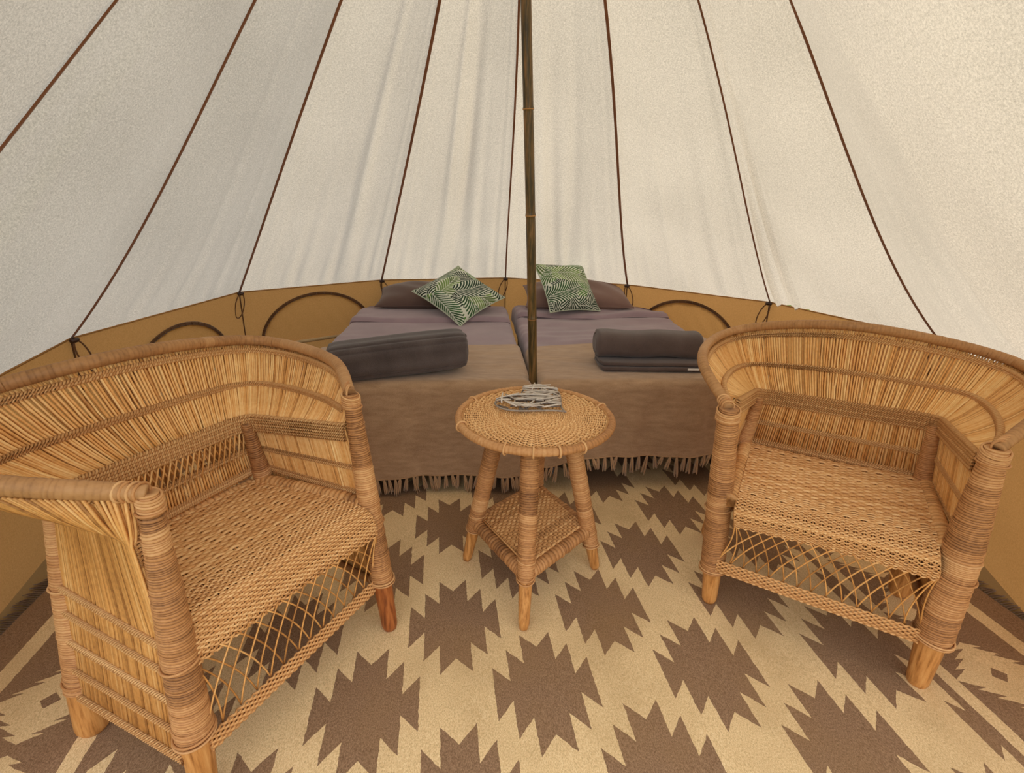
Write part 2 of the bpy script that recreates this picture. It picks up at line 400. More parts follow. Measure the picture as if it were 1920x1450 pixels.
# ---------------------------------------------------------------- rug
RU, RV, RYAW = -.1339, .9629, .1471
def rug_mat():
    m = NT('kilim_rug', .95, .05)
    tc = m.coord(); sx = m.node('ShaderNodeSeparateXYZ')
    # slight weaving irregularity of the edges
    wob = m.node('ShaderNodeTexNoise'); wob.inputs['Scale'].default_value = 55; m.L(tc, wob.inputs['Vector'])
    wo = m.node('ShaderNodeVectorMath'); wo.operation = 'SUBTRACT'; m.L(wob.outputs['Color'], wo.inputs[0]); wo.inputs[1].default_value = (.5, .5, .5)
    wm = m.node('ShaderNodeVectorMath'); wm.operation = 'SCALE'; m.L(wo.outputs[0], wm.inputs[0]); wm.inputs['Scale'].default_value = .006
    ad = m.node('ShaderNodeVectorMath'); m.L(tc, ad.inputs[0]); m.L(wm.outputs[0], ad.inputs[1])
    m.L(ad.outputs[0], sx.inputs[0])
    U = m.math('DIVIDE', sx.outputs[0], S); V = m.math('DIVIDE', sx.outputs[1], S)
    du, dv, su = .1912, .4074, .0368
    def fold(x, per, sh):                               # |distance to nearest multiple|
        a = m.math('ADD', m.math('DIVIDE', x, per), .5+sh); fr = m.math('SUBTRACT', m.math('FRACT', a), .5)
        return m.math('ABSOLUTE', m.math('MULTIPLY', fr, per))
    def medal(shu, shv):
        a = m.math('DIVIDE', fold(U, 2*du, shu), su); v = fold(V, dv, shv)
        i = m.math('FLOOR', a); f = m.math('FRACT', a)
        # lower and upper heights for i = 0, 1, 2
        def sel(x0, x1, x2):
            s1 = m.math('GREATER_THAN', i, .5); s2 = m.math('GREATER_THAN', i, 1.5)
            return m.math('ADD', m.math('ADD', x0, m.math('MULTIPLY', s1, x1-x0)), m.math('MULTIPLY', s2, x2-x1))
        lo = sel(.105, .065, .023); hi = sel(.1442, .1048, .0628)
        h = m.math('ADD', lo, m.math('MULTIPLY', f, m.math('SUBTRACT', hi, lo)))
        return m.math('MULTIPLY', m.math('LESS_THAN', v, h), m.math('LESS_THAN', a, 3))
    med = m.math('MAXIMUM', medal(0, 0), medal(.5, .5))
    uo = m.math('ABSOLUTE', m.math('SUBTRACT', U, .1912))   # offset from the rug's centre line
    field = m.math('LESS_THAN', uo, .871)
    dark = m.math('MULTIPLY', med, field)
    def band(a, b): return m.math('MULTIPLY', m.math('GREATER_THAN', uo, a), m.math('LESS_THAN', uo, b))
    dark = m.math('MAXIMUM', dark, band(.871, .893))
    dark = m.math('MAXIMUM', dark, m.math('GREATER_THAN', uo, .925))
    # light serrated diamonds in the border
    bu = m.math('ABSOLUTE', m.math('SUBTRACT', uo, 1.035)); bv = fold(V, .2037, .5)
    w = m.math('DIVIDE', bv, .0245); wi = m.math('FLOOR', w); wf = m.math('FRACT', w)
    ext = m.math('SUBTRACT', .114, m.math('ADD', m.math('MULTIPLY', wi, .0255), m.math('MULTIPLY', wf, .050)))
    inner = m.math('LESS_THAN', m.math('ADD', m.math('MULTIPLY', bu, .95), bv), .019)
    dia = m.math('MULTIPLY', m.math('LESS_THAN', bu, ext), m.math('LESS_THAN', wi, 3.5))
    dia = m.math('MULTIPLY', dia, m.math('SUBTRACT', 1, inner))
    lightm = m.math('MAXIMUM', dia, band(1.150, 1.190))
    dark = m.math('MULTIPLY', dark, m.math('SUBTRACT', 1, lightm))
    n = m.noise(420, m.coord(scale=(1, .55, 1)), 3, .75); nb = m.noise(3.2, m.coord(), 3)
    ml = m.ramp(n, [(.34, lin((206, 174, 126))), (.5, lin((238, 204, 152))), (.66, lin((252, 226, 178)))])
    md = m.ramp(n, [(.34, lin((120, 92, 68))), (.5, lin((150, 118, 90))), (.66, lin((176, 142, 110)))])
    c = m.mix(dark, ml, md)
    c = m.mix(m.math('MULTIPLY', m.ramp(nb, [(.45, (0, 0, 0, 1)), (.75, (1, 1, 1, 1))]), .35), c, lin((160, 124, 78)))
    m.base(c); m.bump(n, .6, .002)
    return m.m
rug = empty('rug', (RU, RV, 0), RYAW); tag(rug, 'beige flat-woven rug with brown serrated medallions spread across the tent floor', 'rug')
gu = np.linspace(.1912-1.268, .1912+1.268, 150); gv = np.linspace(-1.15, 1.35, 140)
uu, vv = np.meshgrid(gu, gv, indexing='ij')
def rugz(u, v):
    z = .0035+.0011*np.sin(u*9+v*4)+.001*np.sin(v*13-u*5)
    z = z+.007*np.exp(-((u-1.0-.35*(v+.33))/.03)**2)*np.exp(-((v+.45)/.2)**2)     # a ridge behind the right chair's foot
    z = z+.006*np.exp(-((u+.74-.5*(v+.2))/.022)**2)*np.exp(-((v+.25)/.14)**2)
    return z
P = np.stack([uu, vv, rugz(uu, vv)], -1)
g = MB(); g.grid(P)
Pb = P.copy(); Pb[..., 2] = .0004
for e in (np.stack([P[0], Pb[0]]), np.stack([Pb[-1], P[-1]]), np.stack([Pb[:, 0], P[:, 0]]), np.stack([P[:, -1], Pb[:, -1]])): g.grid(e)
g.build('woven_body', rug_mat(), rug)
g = MB()
for sgn in (-1, 1):
    for v in np.arange(-1.14, 1.34, .0075):
        u0 = .1912+sgn*1.266; L = random.uniform(.028, .046); dv_ = random.uniform(-.008, .008)
        a = np.linspace(0, 1, 4)
        g.sweep(np.stack([u0+sgn*L*a, v+dv_*a**1.5, .004+.002*np.sin(a*3)+.0*a], 1), [.0028, .0026, .0022, .0012], 4, tint=random.random())
tag(g.build('fringe', M['rugfringe'], rug), kind='stuff')

# ---------------------------------------------------------------- centre pole
def pole():
    p0 = np.array([.0895, 1.672, 0]); p1 = np.array([-.016, 1.52, 2.19])
    root = empty('tent_pole', p0); tag(root, 'dark bamboo centre pole rising between the two beds to the tent peak', 'tent pole')
    L = np.linalg.norm(p1-p0); d = (p1-p0)/L
    nodes = [.33, .60, .93, 1.31, 1.62, 1.93]
    # put nodes where the photograph shows them: heights of about 0.62 and 1.20 units
    nodes = [.28, .635, .96, 1.245, 1.56, 1.87]
    s = np.unique(np.concatenate([np.linspace(0, L, 60)]+[np.array([n-.012, n-.005, n-.0015, n+.0015, n+.005, n+.012]) for n in nodes]))
    rad = np.full(len(s), .0150)-.0008*s/L
    for n in nodes: rad = rad+.0016*np.exp(-((s-n)/.0035)**2)-.0006*np.exp(-((s-n+.006)/.003)**2)
    bend = .004*np.sin(s/L*np.pi*1.5)
    pts = p0+d*s[:, None]+np.array([1, 0, 0])*bend[:, None]
    m = NT('bamboo_mat', .38, .45)
    n = m.noise(6, m.coord(scale=(14, 14, .9)), 5, .65); n2 = m.noise(3, m.coord(scale=(1, 1, 2)), 3)
    k = m.ramp(n, [(.32, lin((34, 24, 12))), (.44, lin((78, 60, 32))), (.54, lin((120, 90, 48))), (.66, lin((158, 112, 70)))])
    m.base(m.mix(m.math('MULTIPLY', n2, .5), k, lin((66, 62, 30)))); m.bump(n, .1, .001)
    g = MB(); g.sweep(pts, rad, 20); g.build('culm', m.m, root, p0)
    for n_ in nodes:
        g = MB(); i = np.argmin(abs(s-n_)); c = pts[i]; g.sweep(np.array([c-d*.0014, c+d*.0014]), .0160, 20, tint=.5)
        g.build('node_ring', M['cord'], root, p0)
pole()

# ---------------------------------------------------------------- beds
BG = np.array([.079, 1.60, 0.]); BY = math.radians(4.5)
bx = np.array([math.cos(BY), math.sin(BY), 0]); by = np.array([-math.sin(BY), math.cos(BY), 0])
ZT = .405
def W(P):
    P = np.asarray(P, float); return BG+P[..., 0:1]*bx+P[..., 1:2]*by+P[..., 2:3]*np.array([0, 0, 1.])
def rounded_box(g, lo, hi, r, n=5, tint=.5, puff=0):
    # superellipse-like rounded box made of a closed profile grid
    lo = np.array(lo, float); hi = np.array(hi, float); c = (lo+hi)/2; h = (hi-lo)/2
    th = np.linspace(-np.pi/2, np.pi/2, 25); ph = np.linspace(0, 2*np.pi, 65)[:-1]
    def sp(a): return np.sign(a)*abs(a)**.12
    X = np.outer(sp(np.cos(th))**1, sp(np.cos(ph))); Y = np.outer(sp(np.cos(th)), sp(np.sin(ph))); Z = np.outer(sp(np.sin(th)), np.ones_like(ph))
    # pull onto box with rounded corners
    P = np.stack([X, Y, Z], -1)
    P = c+np.clip(P, -1, 1)*h
    return P
def bed(x0, x1, label, cat='bed'):
    o = W([x0*.5+x1*.5, .68, 0]); root = empty('bed', o); tag(root, label, cat)
    g = MB()
    # base boards around the slats; low ones and cross panel added to darken underneath
    for a, zl in (((x0+.03, .05, x1-.03, .075), .15), ((x0+.03, 1.28, x1-.03, 1.305), .02), ((x0+.03, .075, x0+.055, 1.28), .02), ((x1-.055, .075, x1-.03, 1.28), .02), ((x0+.06, .30, x1-.06, .32), .012)):
        b = MB(); v = [(a[0], a[1], zl), (a[2], a[1], zl), (a[2], a[3], zl), (a[0], a[3], zl), (a[0], a[1], .24), (a[2], a[1], .24), (a[2], a[3], .24), (a[0], a[3], .24)]
        b.add(W(v), [(0, 3, 2, 1), (4, 5, 6, 7), (0, 1, 5, 4), (1, 2, 6, 5), (2, 3, 7, 6), (3, 0, 4, 7)]); b.build('rail_and_shade_board', M['bedwood'], root, o, False)
    for i in range(9):
        y = .10+i*.13; b = MB(); v = [(x0+.05, y, .225), (x1-.05, y, .225), (x1-.05, y+.11, .225), (x0+.05, y+.11, .225), (x0+.05, y, .24), (x1-.05, y, .24), (x1-.05, y+.11, .24), (x0+.05, y+.11, .24)]
        b.add(W(v), [(0, 3, 2, 1), (4, 5, 6, 7), (0, 1, 5, 4), (1, 2, 6, 5), (2, 3, 7, 6), (3, 0, 4, 7)]); b.build('slat', M['bedwood'], root, o, False)
    for sx in (x0+.06, x1-.06):
        for y in (.10, 1.24):
            b = MB(); b.sweep(W([(sx, y, 0.003), (sx, y, .08), (sx, y, .235)]), [.018, .022, .026], 10); b.build('leg', M['bedwood'], root, o)
    g = MB(); P = rounded_box(g, (x0+.015, .025, .24), (x1-.015, 1.31, ZT-.012), .02); g.grid(W(P), True); g.build('mattress', M['mattress'], root, o)
bed(-.84, -.022, 'left single bed with dark base boarded low to shade the floor under mauve bedding')
bed(.022, .86, 'right single bed with dark base boarded low to shade the floor under mauve bedding')

def drape(xa, xb, ya, yb, left_over, right_over, front_over, top, nx, ny, wr, seed, r=.03, hemw=.006, yslope=0., thick=.006, corner=None):
    """cloth over a bed: returns grid of points. ya is the front edge (overhang goes down there), yb the far edge"""
    rs = np.random.default_rng(seed)
    lx = (xb-xa)+left_over+right_over; ly = (yb-ya)+front_over
    U = np.linspace(-left_over, (xb-xa)+right_over, nx); V = np.linspace(-front_over, yb-ya, ny)
    UU, VV = np.meshgrid(U, V, indexing='ij')
    VV = VV+np.where(VV > 0, 1, 0)*yslope*(UU/(xb-xa))*(VV/(yb-ya))
    w = xb-xa
    def edge(e):       # distance past an edge -> (horizontal, drop) with rounding radius r
        a = np.clip(e+r*.8, 0, None); q = np.clip(a/(r*1.57), 0, 1)*np.pi/2
        hor = np.where(a < r*1.57, r*np.sin(q), r)-r*.8; dr = np.where(a < r*1.57, r*(1-np.cos(q)), r+(a-r*1.57))
        return np.where(e > -r*.8, hor, e), dr
    fx, dl = edge(-UU); bx_, dr_ = edge(UU-w); fy, df = edge(-VV)
    X = np.where(UU < w/2, -fx, w+bx_); Y = -fy
    dx = np.maximum(dl, dr_); D = np.sqrt(dx**2+df**2)
    D = np.where((dx > r) & (df > r), np.maximum(dx, df)+.35*np.minimum(dx, df), np.maximum(dx, df))
    Z = top-D
    # hanging folds
    hang = np.clip(df-.03, 0, None)
    f = hemw*(np.sin(UU*17+seed)+.6*np.sin(UU*31+2*seed)+.4*np.sin(UU*53+seed*3))
    Y = Y-hang*.05-f*np.clip(hang/.12, 0, 1)*1.0
    sh = np.clip(dx-.02, 0, None)
    X = np.where(UU < w/2, X-sh*.05-.004*np.sin(VV*22)*np.clip(sh/.1, 0, 1), X+sh*.05)
    onb = (df < .01) & (dx < .01)
    Z = Z+wr*(np.sin(UU*9+VV*21+seed)*.5+np.sin(VV*37+UU*4+3*np.sin(UU*6))*.4+np.sin(UU*23-VV*11)*.25+np.sin(VV*74+2.5*np.sin(UU*8+seed)+UU*6)*.22*(np.sin(UU*5+VV*9+seed)+.6))*np.where(D < r, 1, .2)
    return np.stack([xa+X, ya+Y, Z], -1)

def sheet(g, P, th, W_=W):
    """turn a grid into cloth with thickness"""
    Q = W_(P); n = np.cross(np.gradient(Q, axis=0), np.gradient(Q, axis=1)); n /= np.linalg.norm(n, axis=-1, keepdims=True)+1e-12
    if n[n.shape[0]//2, -3, 2] < 0: n = -n
    A = Q; B = Q-n*th
    g.grid(A); g.grid(B[::-1])
    g.grid(np.stack([B[0], A[0]])); g.grid(np.stack([A[-1], B[-1]])); g.grid(np.stack([A[:, 0], B[:, 0]])); g.grid(np.stack([B[:, -1], A[:, -1]]))
    return Q

def duvet(xa, xb, label, seed, wr, y_fold, rs_over):
    o = W([(xa+xb)/2, .8, ZT]); root = empty('duvet', o); tag(root, label, 'bed cover', 'mauve covers on the two beds')
    P = drape(xa, xb, .10, 1.32, .09 if xa < 0 else .07, .07 if xa < 0 else .13, 0, ZT+.006, 60, 110, wr, seed, .028)
    g = MB(); sheet(g, P, .010); g.build('cover', M['duvet'], root, o)
    # turned-back top part
    P = drape(xa+.004, xb-.004, y_fold, y_fold+.25, .10 if xa < 0 else .07, .07 if xa < 0 else .12, .0, ZT+.030, 60, 40, wr*1.3, seed+5, .032)
    k = np.exp(-((P[..., 1]-y_fold)/.016)**2); P[..., 2] -= k*.013
    P[..., 1] += .010*np.sin(P[..., 0]*9+seed)*np.exp(-((P[..., 1]-y_fold)/.1)**2)
    g = MB(); sheet(g, P, .012); g.build('turned_back_edge', M['duvet'], root, o)
duvet(-.83, -.022, 'mauve cover on the left bed with a flat turned-back top', 3, .0022, .90, 0)
duvet(.022, .85, 'mauve cover on the right bed, rumpled near the pillow', 8, .006, 1.0, 0)

def blanket(xa, xb, ya, yb, over, lo, ro, label, seed, slope, lowx):
    o = W([(xa+xb)/2, ya+.2, ZT]); root = empty('blanket', o); tag(root, label, 'blanket', 'fawn fringed blankets over the bed ends')
    P = drape(xa, xb, ya, yb, lo, ro, over, ZT+.016, 120, 96, .0014, seed, .034, .0075, slope)
    # hem drops a little on one side
    drop = np.clip((ZT-P[..., 2])/over, 0, 1); P[..., 2] -= drop*lowx(P[..., 0])
    g = MB(); Q = sheet(g, P, .005)
    g.build('cloth', M['bl'+('1' if xa < 0 else '2')], root, o)
    # raised hem rim along the front edge
    g = MB(); g.sweep(Q[:, 0], .0028, 6, tint=.7); g.build('hem', M['tassel'], root, o)
    # tassels
    def tassel(p, L, dirx):
        t = MB(); nst = 5
        kx, ky = random.uniform(-.014, .014), random.uniform(-.006, .004)
        for i in range(nst):
            a = np.linspace(0, 1, 6); ph = i/nst*6.28
            sp = .0015+.0055*a**.8
            x = p[0]+kx*a+sp*np.cos(ph); y = p[1]+ky*a+sp*np.sin(ph); z = p[2]+.002-L*a*random.uniform(.9, 1.05)
            t.sweep(np.stack([x, y, z], 1), [.0016, .0028, .003, .003, .0028, .0012], 4, tint=random.random())
        t.sweep(np.stack([[p[0]+kx*.2]*2, [p[1]]*2, [p[2]-L*.16, p[2]-L*.24]], 1), .0042, 6, tint=.6)
        t.build('tassel', M['tassel'], root, o)
    cum = 0; last = Q[0, 0]; nxt = .01
    for i in range(1, Q.shape[0]):
        seg = Q[i, 0]-Q[i-1, 0]; l = np.linalg.norm(seg)
        while cum+l > nxt:
            p = Q[i-1, 0]+seg*((nxt-cum)/l); L_ = random.uniform(.052, .078) if xa < 0 else random.uniform(.036, .085)
            L_ = min(L_, p[2]-.008)
            tassel(p, L_, 0); nxt += random.uniform(.014, .026) if xa < 0 else random.uniform(.018, .036)
        cum += l
def bl_mat(name, lines):
    m = NT(name, .93, .06)
    w = m.noise(700, m.coord(scale=(1, 1, 1)), 2, .75); b = m.noise(9, m.coord(scale=(.4, 1.6, 1.6)), 4); v = m.noise(60, m.coord(scale=(.25, 1, 1)), 3)
    fac = m.math('ADD', m.math('MULTIPLY', w, .61), m.math('ADD', m.math('MULTIPLY', b, .14), m.math('MULTIPLY', v, .25)))
    c = m.ramp(fac, [(.36, lin((142, 110, 82))), (.5, lin((170, 136, 104))), (.64, lin((196, 162, 128)))])
    m.base(c); m.b.inputs['Sheen Weight'].default_value = .35; m.bump(w, .5, .0012); return m.m
M['bl1'] = bl_mat('blanket_left_mat', 1); M['bl2'] = bl_mat('blanket_right_mat', 1)
blanket(-.845, -.014, -.004, .435, .345, .16, .05, 'fawn fringed blanket over the foot of the left bed, under the ribbed towel', 2, .03, lambda x: .012*np.sin(x*5)+.004)
blanket(.014, .868, -.004, .42, .275, .05, .14, 'fawn fringed blanket over the foot of the right bed, under the smooth towel', 5, .17, lambda x: .045*np.exp(-((x-.05)/.06)**2)+.004)

# ---------------------------------------------------------------- pillows and cushions
def cushion_pts(n, L, Wd, T, pinch=.10, puff=1.0, seed=0, lump=.0):
    u = np.linspace(-1, 1, n); UU, VV = np.meshgrid(u, u, indexing='ij')
    prof = ((1-abs(UU)**2.6).clip(0)*(1-abs(VV)**2.6).clip(0))**.55
    px = 1-pinch*(1-VV**2)*abs(UU)**3; py = 1-pinch*(1-UU**2)*abs(VV)**3
    # edges bow inwards between corners
    X = UU*px*L/2; Y = VV*py*Wd/2
    r = np.random.default_rng(seed); Z = T/2*prof*puff
    Z = Z+lump*prof*(np.sin(UU*3+seed)*np.cos(VV*4+seed*2)+.5*np.sin(UU*9+VV*7+seed))
    return X, Y, Z, UU, VV
def place(P, c, ex, ey, ez): return c+P[..., 0:1]*ex+P[..., 1:2]*ey+P[..., 2:3]*ez
def axes(psi, beta, phi):
    a = np.array([math.cos(psi), math.sin(psi), 0]); b = np.array([-math.sin(psi)*math.cos(beta), math.cos(psi)*math.cos(beta), math.sin(beta)])
    ex = a*math.cos(phi)+b*math.sin(phi); ey = -a*math.sin(phi)+b*math.cos(phi); return ex, ey, np.cross(ex, ey)

def pillow(c, L, Wd, T, psi, beta, label, mat, seed):
    root = empty('pillow', c); tag(root, label, 'pillow')
    X, Y, Z, UU, VV = cushion_pts(60, L, Wd, T, .06, seed=seed, lump=.006)
    ex, ey, ez = axes(psi, beta, 0)
    g = MB(); g.grid(place(np.stack([X, Y, Z], -1), c, ex, ey, ez)); g.grid(place(np.stack([X, Y, -Z*.8], -1), c, ex, ey, ez)[::-1])
    g.build('pillow_case', mat, root, c)
    g = MB(); P = place(np.stack([X, Y, Z*0], -1), c, ex, ey, ez); lp = np.concatenate([P[:, 0], P[-1, 1:], P[::-1, -1][1:], P[0, ::-1][1:-1]])
    g.sweep(lp, .003, 5, closed=True, up=ez); g.build('piping', mat, root, c)
pc = W([-.43, 1.245, .075+ZT]); pillow(pc, .62, .28, .145, BY+.02, .20, 'dark brown pillow at the head of the left bed', M['pillow_dark'], 1)
pc = W([.38, 1.235, .082+ZT]); pillow(pc, .60, .28, .155, BY-.03, .26, 'mauve-brown pillow at the head of the right bed', M['pillow'], 4)

def palm_print(UU, VV, seed):
    r = np.random.default_rng(seed); x = UU.ravel(); y = VV.ravel(); n = len(x)
    out = np.tile(np.array([.70, .72, .60]), (n, 1))
    greens = [np.array(c) for c in ((.008, .045, .018), (.03, .14, .03), (.12, .30, .05), (.014, .07, .03), (.26, .42, .10))]
    pale = np.array([.74, .76, .64])
    gx = [(-.95+.63*i+r.uniform(-.12, .12), -.95+.63*j+r.uniform(-.12, .12)) for i in range(4) for j in range(4)]; r.shuffle(gx)
    for k, (cx, cy) in enumerate(gx):
        base = greens[k % 5]; a = r.uniform(0, 2*np.pi); curv = r.uniform(-.9, .9); L = r.uniform(.6, .85)
        dx = x-cx; dy = y-cy; s_ = dx*np.cos(a)+dy*np.sin(a); t = -dx*np.sin(a)+dy*np.cos(a); t = t-curv*.35*s_*s_
        q = (s_/L+1)/2; wid = .36*np.sin(np.pi*np.clip(q*.85+.15, 0, 1))**.6
        sel = (abs(s_) < L) & (abs(t) < wid)
        ph = (s_-abs(t)*1.75+t*t*1.9)/.105; f = np.abs((ph % 1)-.5)*2
        tap = np.clip(1-abs(t)/(wid+1e-6), 0, 1)
        leaf = sel & (f < .38+.38*tap**.5)
        shade = .6+.9*((np.floor(ph)*7.13+k*3.1) % 1)
        out[sel & ~leaf & (tap > .04)] = pale
        out[leaf] = base[None]*.55*shade[leaf][:, None]
        out[sel & (abs(t) < .012)] = pale*.8
    return np.clip(out*(1+r.normal(0, .01, n)[:, None]), 0, 1)
m = NT('palm_print_mat', .85, .12); w = m.noise(900, None, 2, .8); m.base(m.mix(.05, m.attr('print').outputs['Color'], m.ramp(w, [(.3, (.05, .06, .04, 1)), (.7, (.9, .92, .85, 1))]))); m.bump(w, .3, .001); M['palm'] = m.m
def cushion(c, size, T, psi, beta, phi, label, seed):
    root = empty('cushion', c); tag(root, label, 'cushion')
    n = 210; X, Y, Z, UU, VV = cushion_pts(n, size, size, T, .09, seed=seed, lump=.004)
    ex, ey, ez = axes(psi, beta, phi)
    g = MB(); g.grid(place(np.stack([X, Y, Z], -1), c, ex, ey, ez)); g.build('printed_front', M['palm'], root, c, colors=palm_print(UU, VV, seed))
    X, Y, Z, UU, VV = cushion_pts(40, size, size, T, .09, seed=seed)
    g = MB(); g.grid(place(np.stack([X, Y, -Z*.8], -1), c, ex, ey, ez)[::-1]); g.build('back_cover', M['whitecloth'], root, c)
    g = MB(); P = place(np.stack([X, Y, Z*0], -1), c, ex, ey, ez); lp = np.concatenate([P[:, 0], P[-1, 1:], P[::-1, -1][1:], P[0, ::-1][1:-1]])
    g.sweep(lp, .0035, 6, closed=True, up=ez); g.build('piping', M['whitecloth'], root, c)
cushion(W([-.285, 1.055, ZT+.122]), .345, .11, 0.30, math.radians(30), math.radians(36), 'palm leaf print cushion turned to a diamond on the left bed', 11)
cushion(W([.30, 1.12, ZT+.150]), .315, .11, .50, math.radians(45), math.radians(-4), 'palm leaf print cushion leaning upright on the right pillow', 23)

# ---------------------------------------------------------------- towels
def towel_left():
    c = np.array([-.395, 1.655, ZT+.084]); ps = math.radians(17)
    ex = np.array([math.cos(ps), math.sin(ps), 0]); ey = np.array([-math.sin(ps), math.cos(ps), 0]); ez = np.array([0, 0, 1.])
    root = empty('rolled_towel', (c[0], c[1], c[2]-.06)); tag(root, 'dark grey ribbed towel rolled on the left blanket', 'towel')
    n, mth = 60, 96; s = np.linspace(-1, 1, n); th = np.linspace(0, 2*np.pi, mth, endpoint=False)
    A = np.zeros((n, mth, 3))
    sp = lambda v, p: np.sign(v)*abs(v)**p
    rib = 1+.075*np.abs(np.sin(th*6))**.6-.04
    for i, q in enumerate(s):
        endr = (1-abs(q)**14)**.5 if abs(q) < 1 else 0.0
        endr = .72+.28*endr if abs(q) < .999 else .66
        hy, hz = .074*(1+.02*np.sin(q*5)), .064*(1+.02*q+.02*np.sin(q*3+1))
        y = sp(np.cos(th), .62)*hy*endr*rib; z = sp(np.sin(th), .62)*hz*endr*rib
        A[i] = c+ex*q*.235+ey*y[:, None]+ez*(z+.012*q)[:, None]
    g = MB(); g.grid(A, True)
    for i in (0, -1): 
        cc = A[i].mean(0); g.grid(np.stack([A[i], np.broadcast_to(cc, A[i].shape)]), True)
    g.build('towel_roll', M['towel_dark'], root, (c[0], c[1], c[2]-.06))
    g = MB()      # spiral fold at the right end
    a = np.linspace(0, 4.6*np.pi, 90); r = .012+.036*(a/a[-1])
    P = c+ex*.232+ey*(r*np.cos(a)*1.25)[:, None]+ez*(r*np.sin(a)+.012)[:, None]; g.sweep(P, .0055, 6, up=ex); g.build('rolled_edge', M['towel_dark'], root, (c[0], c[1], c[2]-.06))
towel_left()
def towel_right():
    c = np.array([.505, 1.81, ZT+.018]); ps = math.radians(1.5)
    ex = np.array([math.cos(ps), math.sin(ps), 0]); ey = np.array([-math.sin(ps), math.cos(ps), 0]); ez = np.array([0, 0, 1.])
    root = empty('folded_towel', c); tag(root, 'smooth grey towel rolled over its flat folded end on the right blanket', 'towel')
    def tube(name, cy, cz, hy, hz, L, pw, xs, mat, wob=0.):
        n, mth = 40, 48; th = np.linspace(0, 2*np.pi, mth, endpoint=False); s = np.linspace(-1, 1, n); sp = lambda v, p: np.sign(v)*abs(v)**p
        A = np.zeros((n, mth, 3))
        for i, q in enumerate(s):
            e = 1 if abs(q) < .93 else .5+.5*math.sqrt(max(0, 1-((abs(q)-.93)/.07)**2))
            k = 1+wob*math.sin(q*7+1)
            A[i] = c+ex*(xs+q*L)+ey*(cy+sp(np.cos(th), pw)*hy*e*k)[:, None]+ez*(cz+sp(np.sin(th), pw)*hz*e*k+(.0025 if hz > .02 else .0006)*np.sin(q*6))[:, None]
        g = MB(); g.grid(A, True)
        for i in (0, -1): g.grid(np.stack([A[i], np.broadcast_to(A[i].mean(0), A[i].shape)]), True)
        g.build(name, mat, root, c)
    tube('flat_layer', -.008, .010, .090, .0085, .200, .3, .012, M['towel'])
    tube('flat_layer', -.006, .0265, .086, .0075, .198, .3, .010, M['towel'])
    tube('towel_roll', .004, .080, .064, .047, .199, .72, 0, M['towel'], .006)
    g = MB(); a = np.linspace(0, 4.4*np.pi, 80); r = .008+.03*(a/a[-1])
    P = c-ex*.194+ey*(.004+r*np.cos(a)*1.2)[:, None]+ez*(.078+r*np.sin(a))[:, None]; g.sweep(P, .0045, 6, up=ex); g.build('rolled_edge', M['towel'], root, c)
    g = MB(); q = c+ex*.148-ey*.0995+ez*.012; g.box(q-np.array([.020, .0015, .0035]), q+np.array([.020, .0012, .0035])); tag(g.build('care_tag', M['white'], root, c, False), 'small white care tag')
towel_right()

# ---------------------------------------------------------------- wicker building blocks
def lerp(a, b, t): return np.asarray(a, float)*(1-t)+np.asarray(b, float)*t
def wrapped(g, path, rfun, pitch=.0044, amp=.0009, sides=18, up=(0, 0, 1), groove_shade=.28, jit=.13, chg=.10):
    """a cane wound tightly round a bar: path callable t in 0..1 -> point"""
    ts = np.linspace(0, 1, 60); pp = np.array([path(t) for t in ts]); seg = np.r_[0, np.cumsum(np.linalg.norm(np.diff(pp, axis=0), axis=1))]; L = seg[-1]
    s = 0; st = []; rad = []; tin = []; til = []; tl = 0
    base_t = .5; shade = .5
    while s < L:
        p = pitch*random.uniform(.65, 1.45); am = amp*random.uniform(.6, 1.3)
        if random.random() < .07: am *= 1.9
        if random.random() < chg: shade = random.uniform(.2, .8)
        ti = np.clip(shade+random.uniform(-jit, jit), 0, 1); tl = .8*tl+random.uniform(-.05, .05)
        for q, a in ((.04, -.25), (.25, .8), (.5, 1.), (.75, .8), (.96, -.25)):
            st.append(s+q*p); rad.append(am*a); tin.append(ti-(groove_shade if a < 0 else 0)); til.append(tl)  # grooves between windings get a darker tint, shade painted in
        s += p
    st = np.clip(np.array(st), 0, L); P = np.stack([np.interp(st, seg, pp[:, i]) for i in range(3)], 1)
    R_ = np.array([rfun(x/L) for x in st])+np.array(rad)
    g.sweep(P, R_, sides, tint=np.array(tin), tilt=np.array(til), up=up)
def cord(g, P, r=.0019, amp=.0022, period=.011, sides=4, tint=.5, up=(0, 0, 1)):
    """two strands twisted round each other along P"""
    P = np.asarray(P, float); seg = np.r_[0, np.cumsum(np.linalg.norm(np.diff(P, axis=0), axis=1))]; L = seg[-1]
    n = max(8, int(L/period*6)); s = np.linspace(0, L, n); C = np.stack([np.interp(s, seg, P[:, i]) for i in range(3)], 1)
    T = np.gradient(C, axis=0); T /= np.linalg.norm(T, axis=1, keepdims=True)+1e-12
    X = np.cross(T, np.broadcast_to(np.array(up, float), T.shape)); X /= np.linalg.norm(X, axis=1, keepdims=True)+1e-9; Y = np.cross(X, T)
    for ph in (0, np.pi):
        a = 2*np.pi*s/period+ph
        g.sweep(C+amp*1.5*np.cos(a)[:, None]*X+amp*np.sin(a)[:, None]*Y, r, sides, tint=tint+random.uniform(-.2, .2), cap=False)
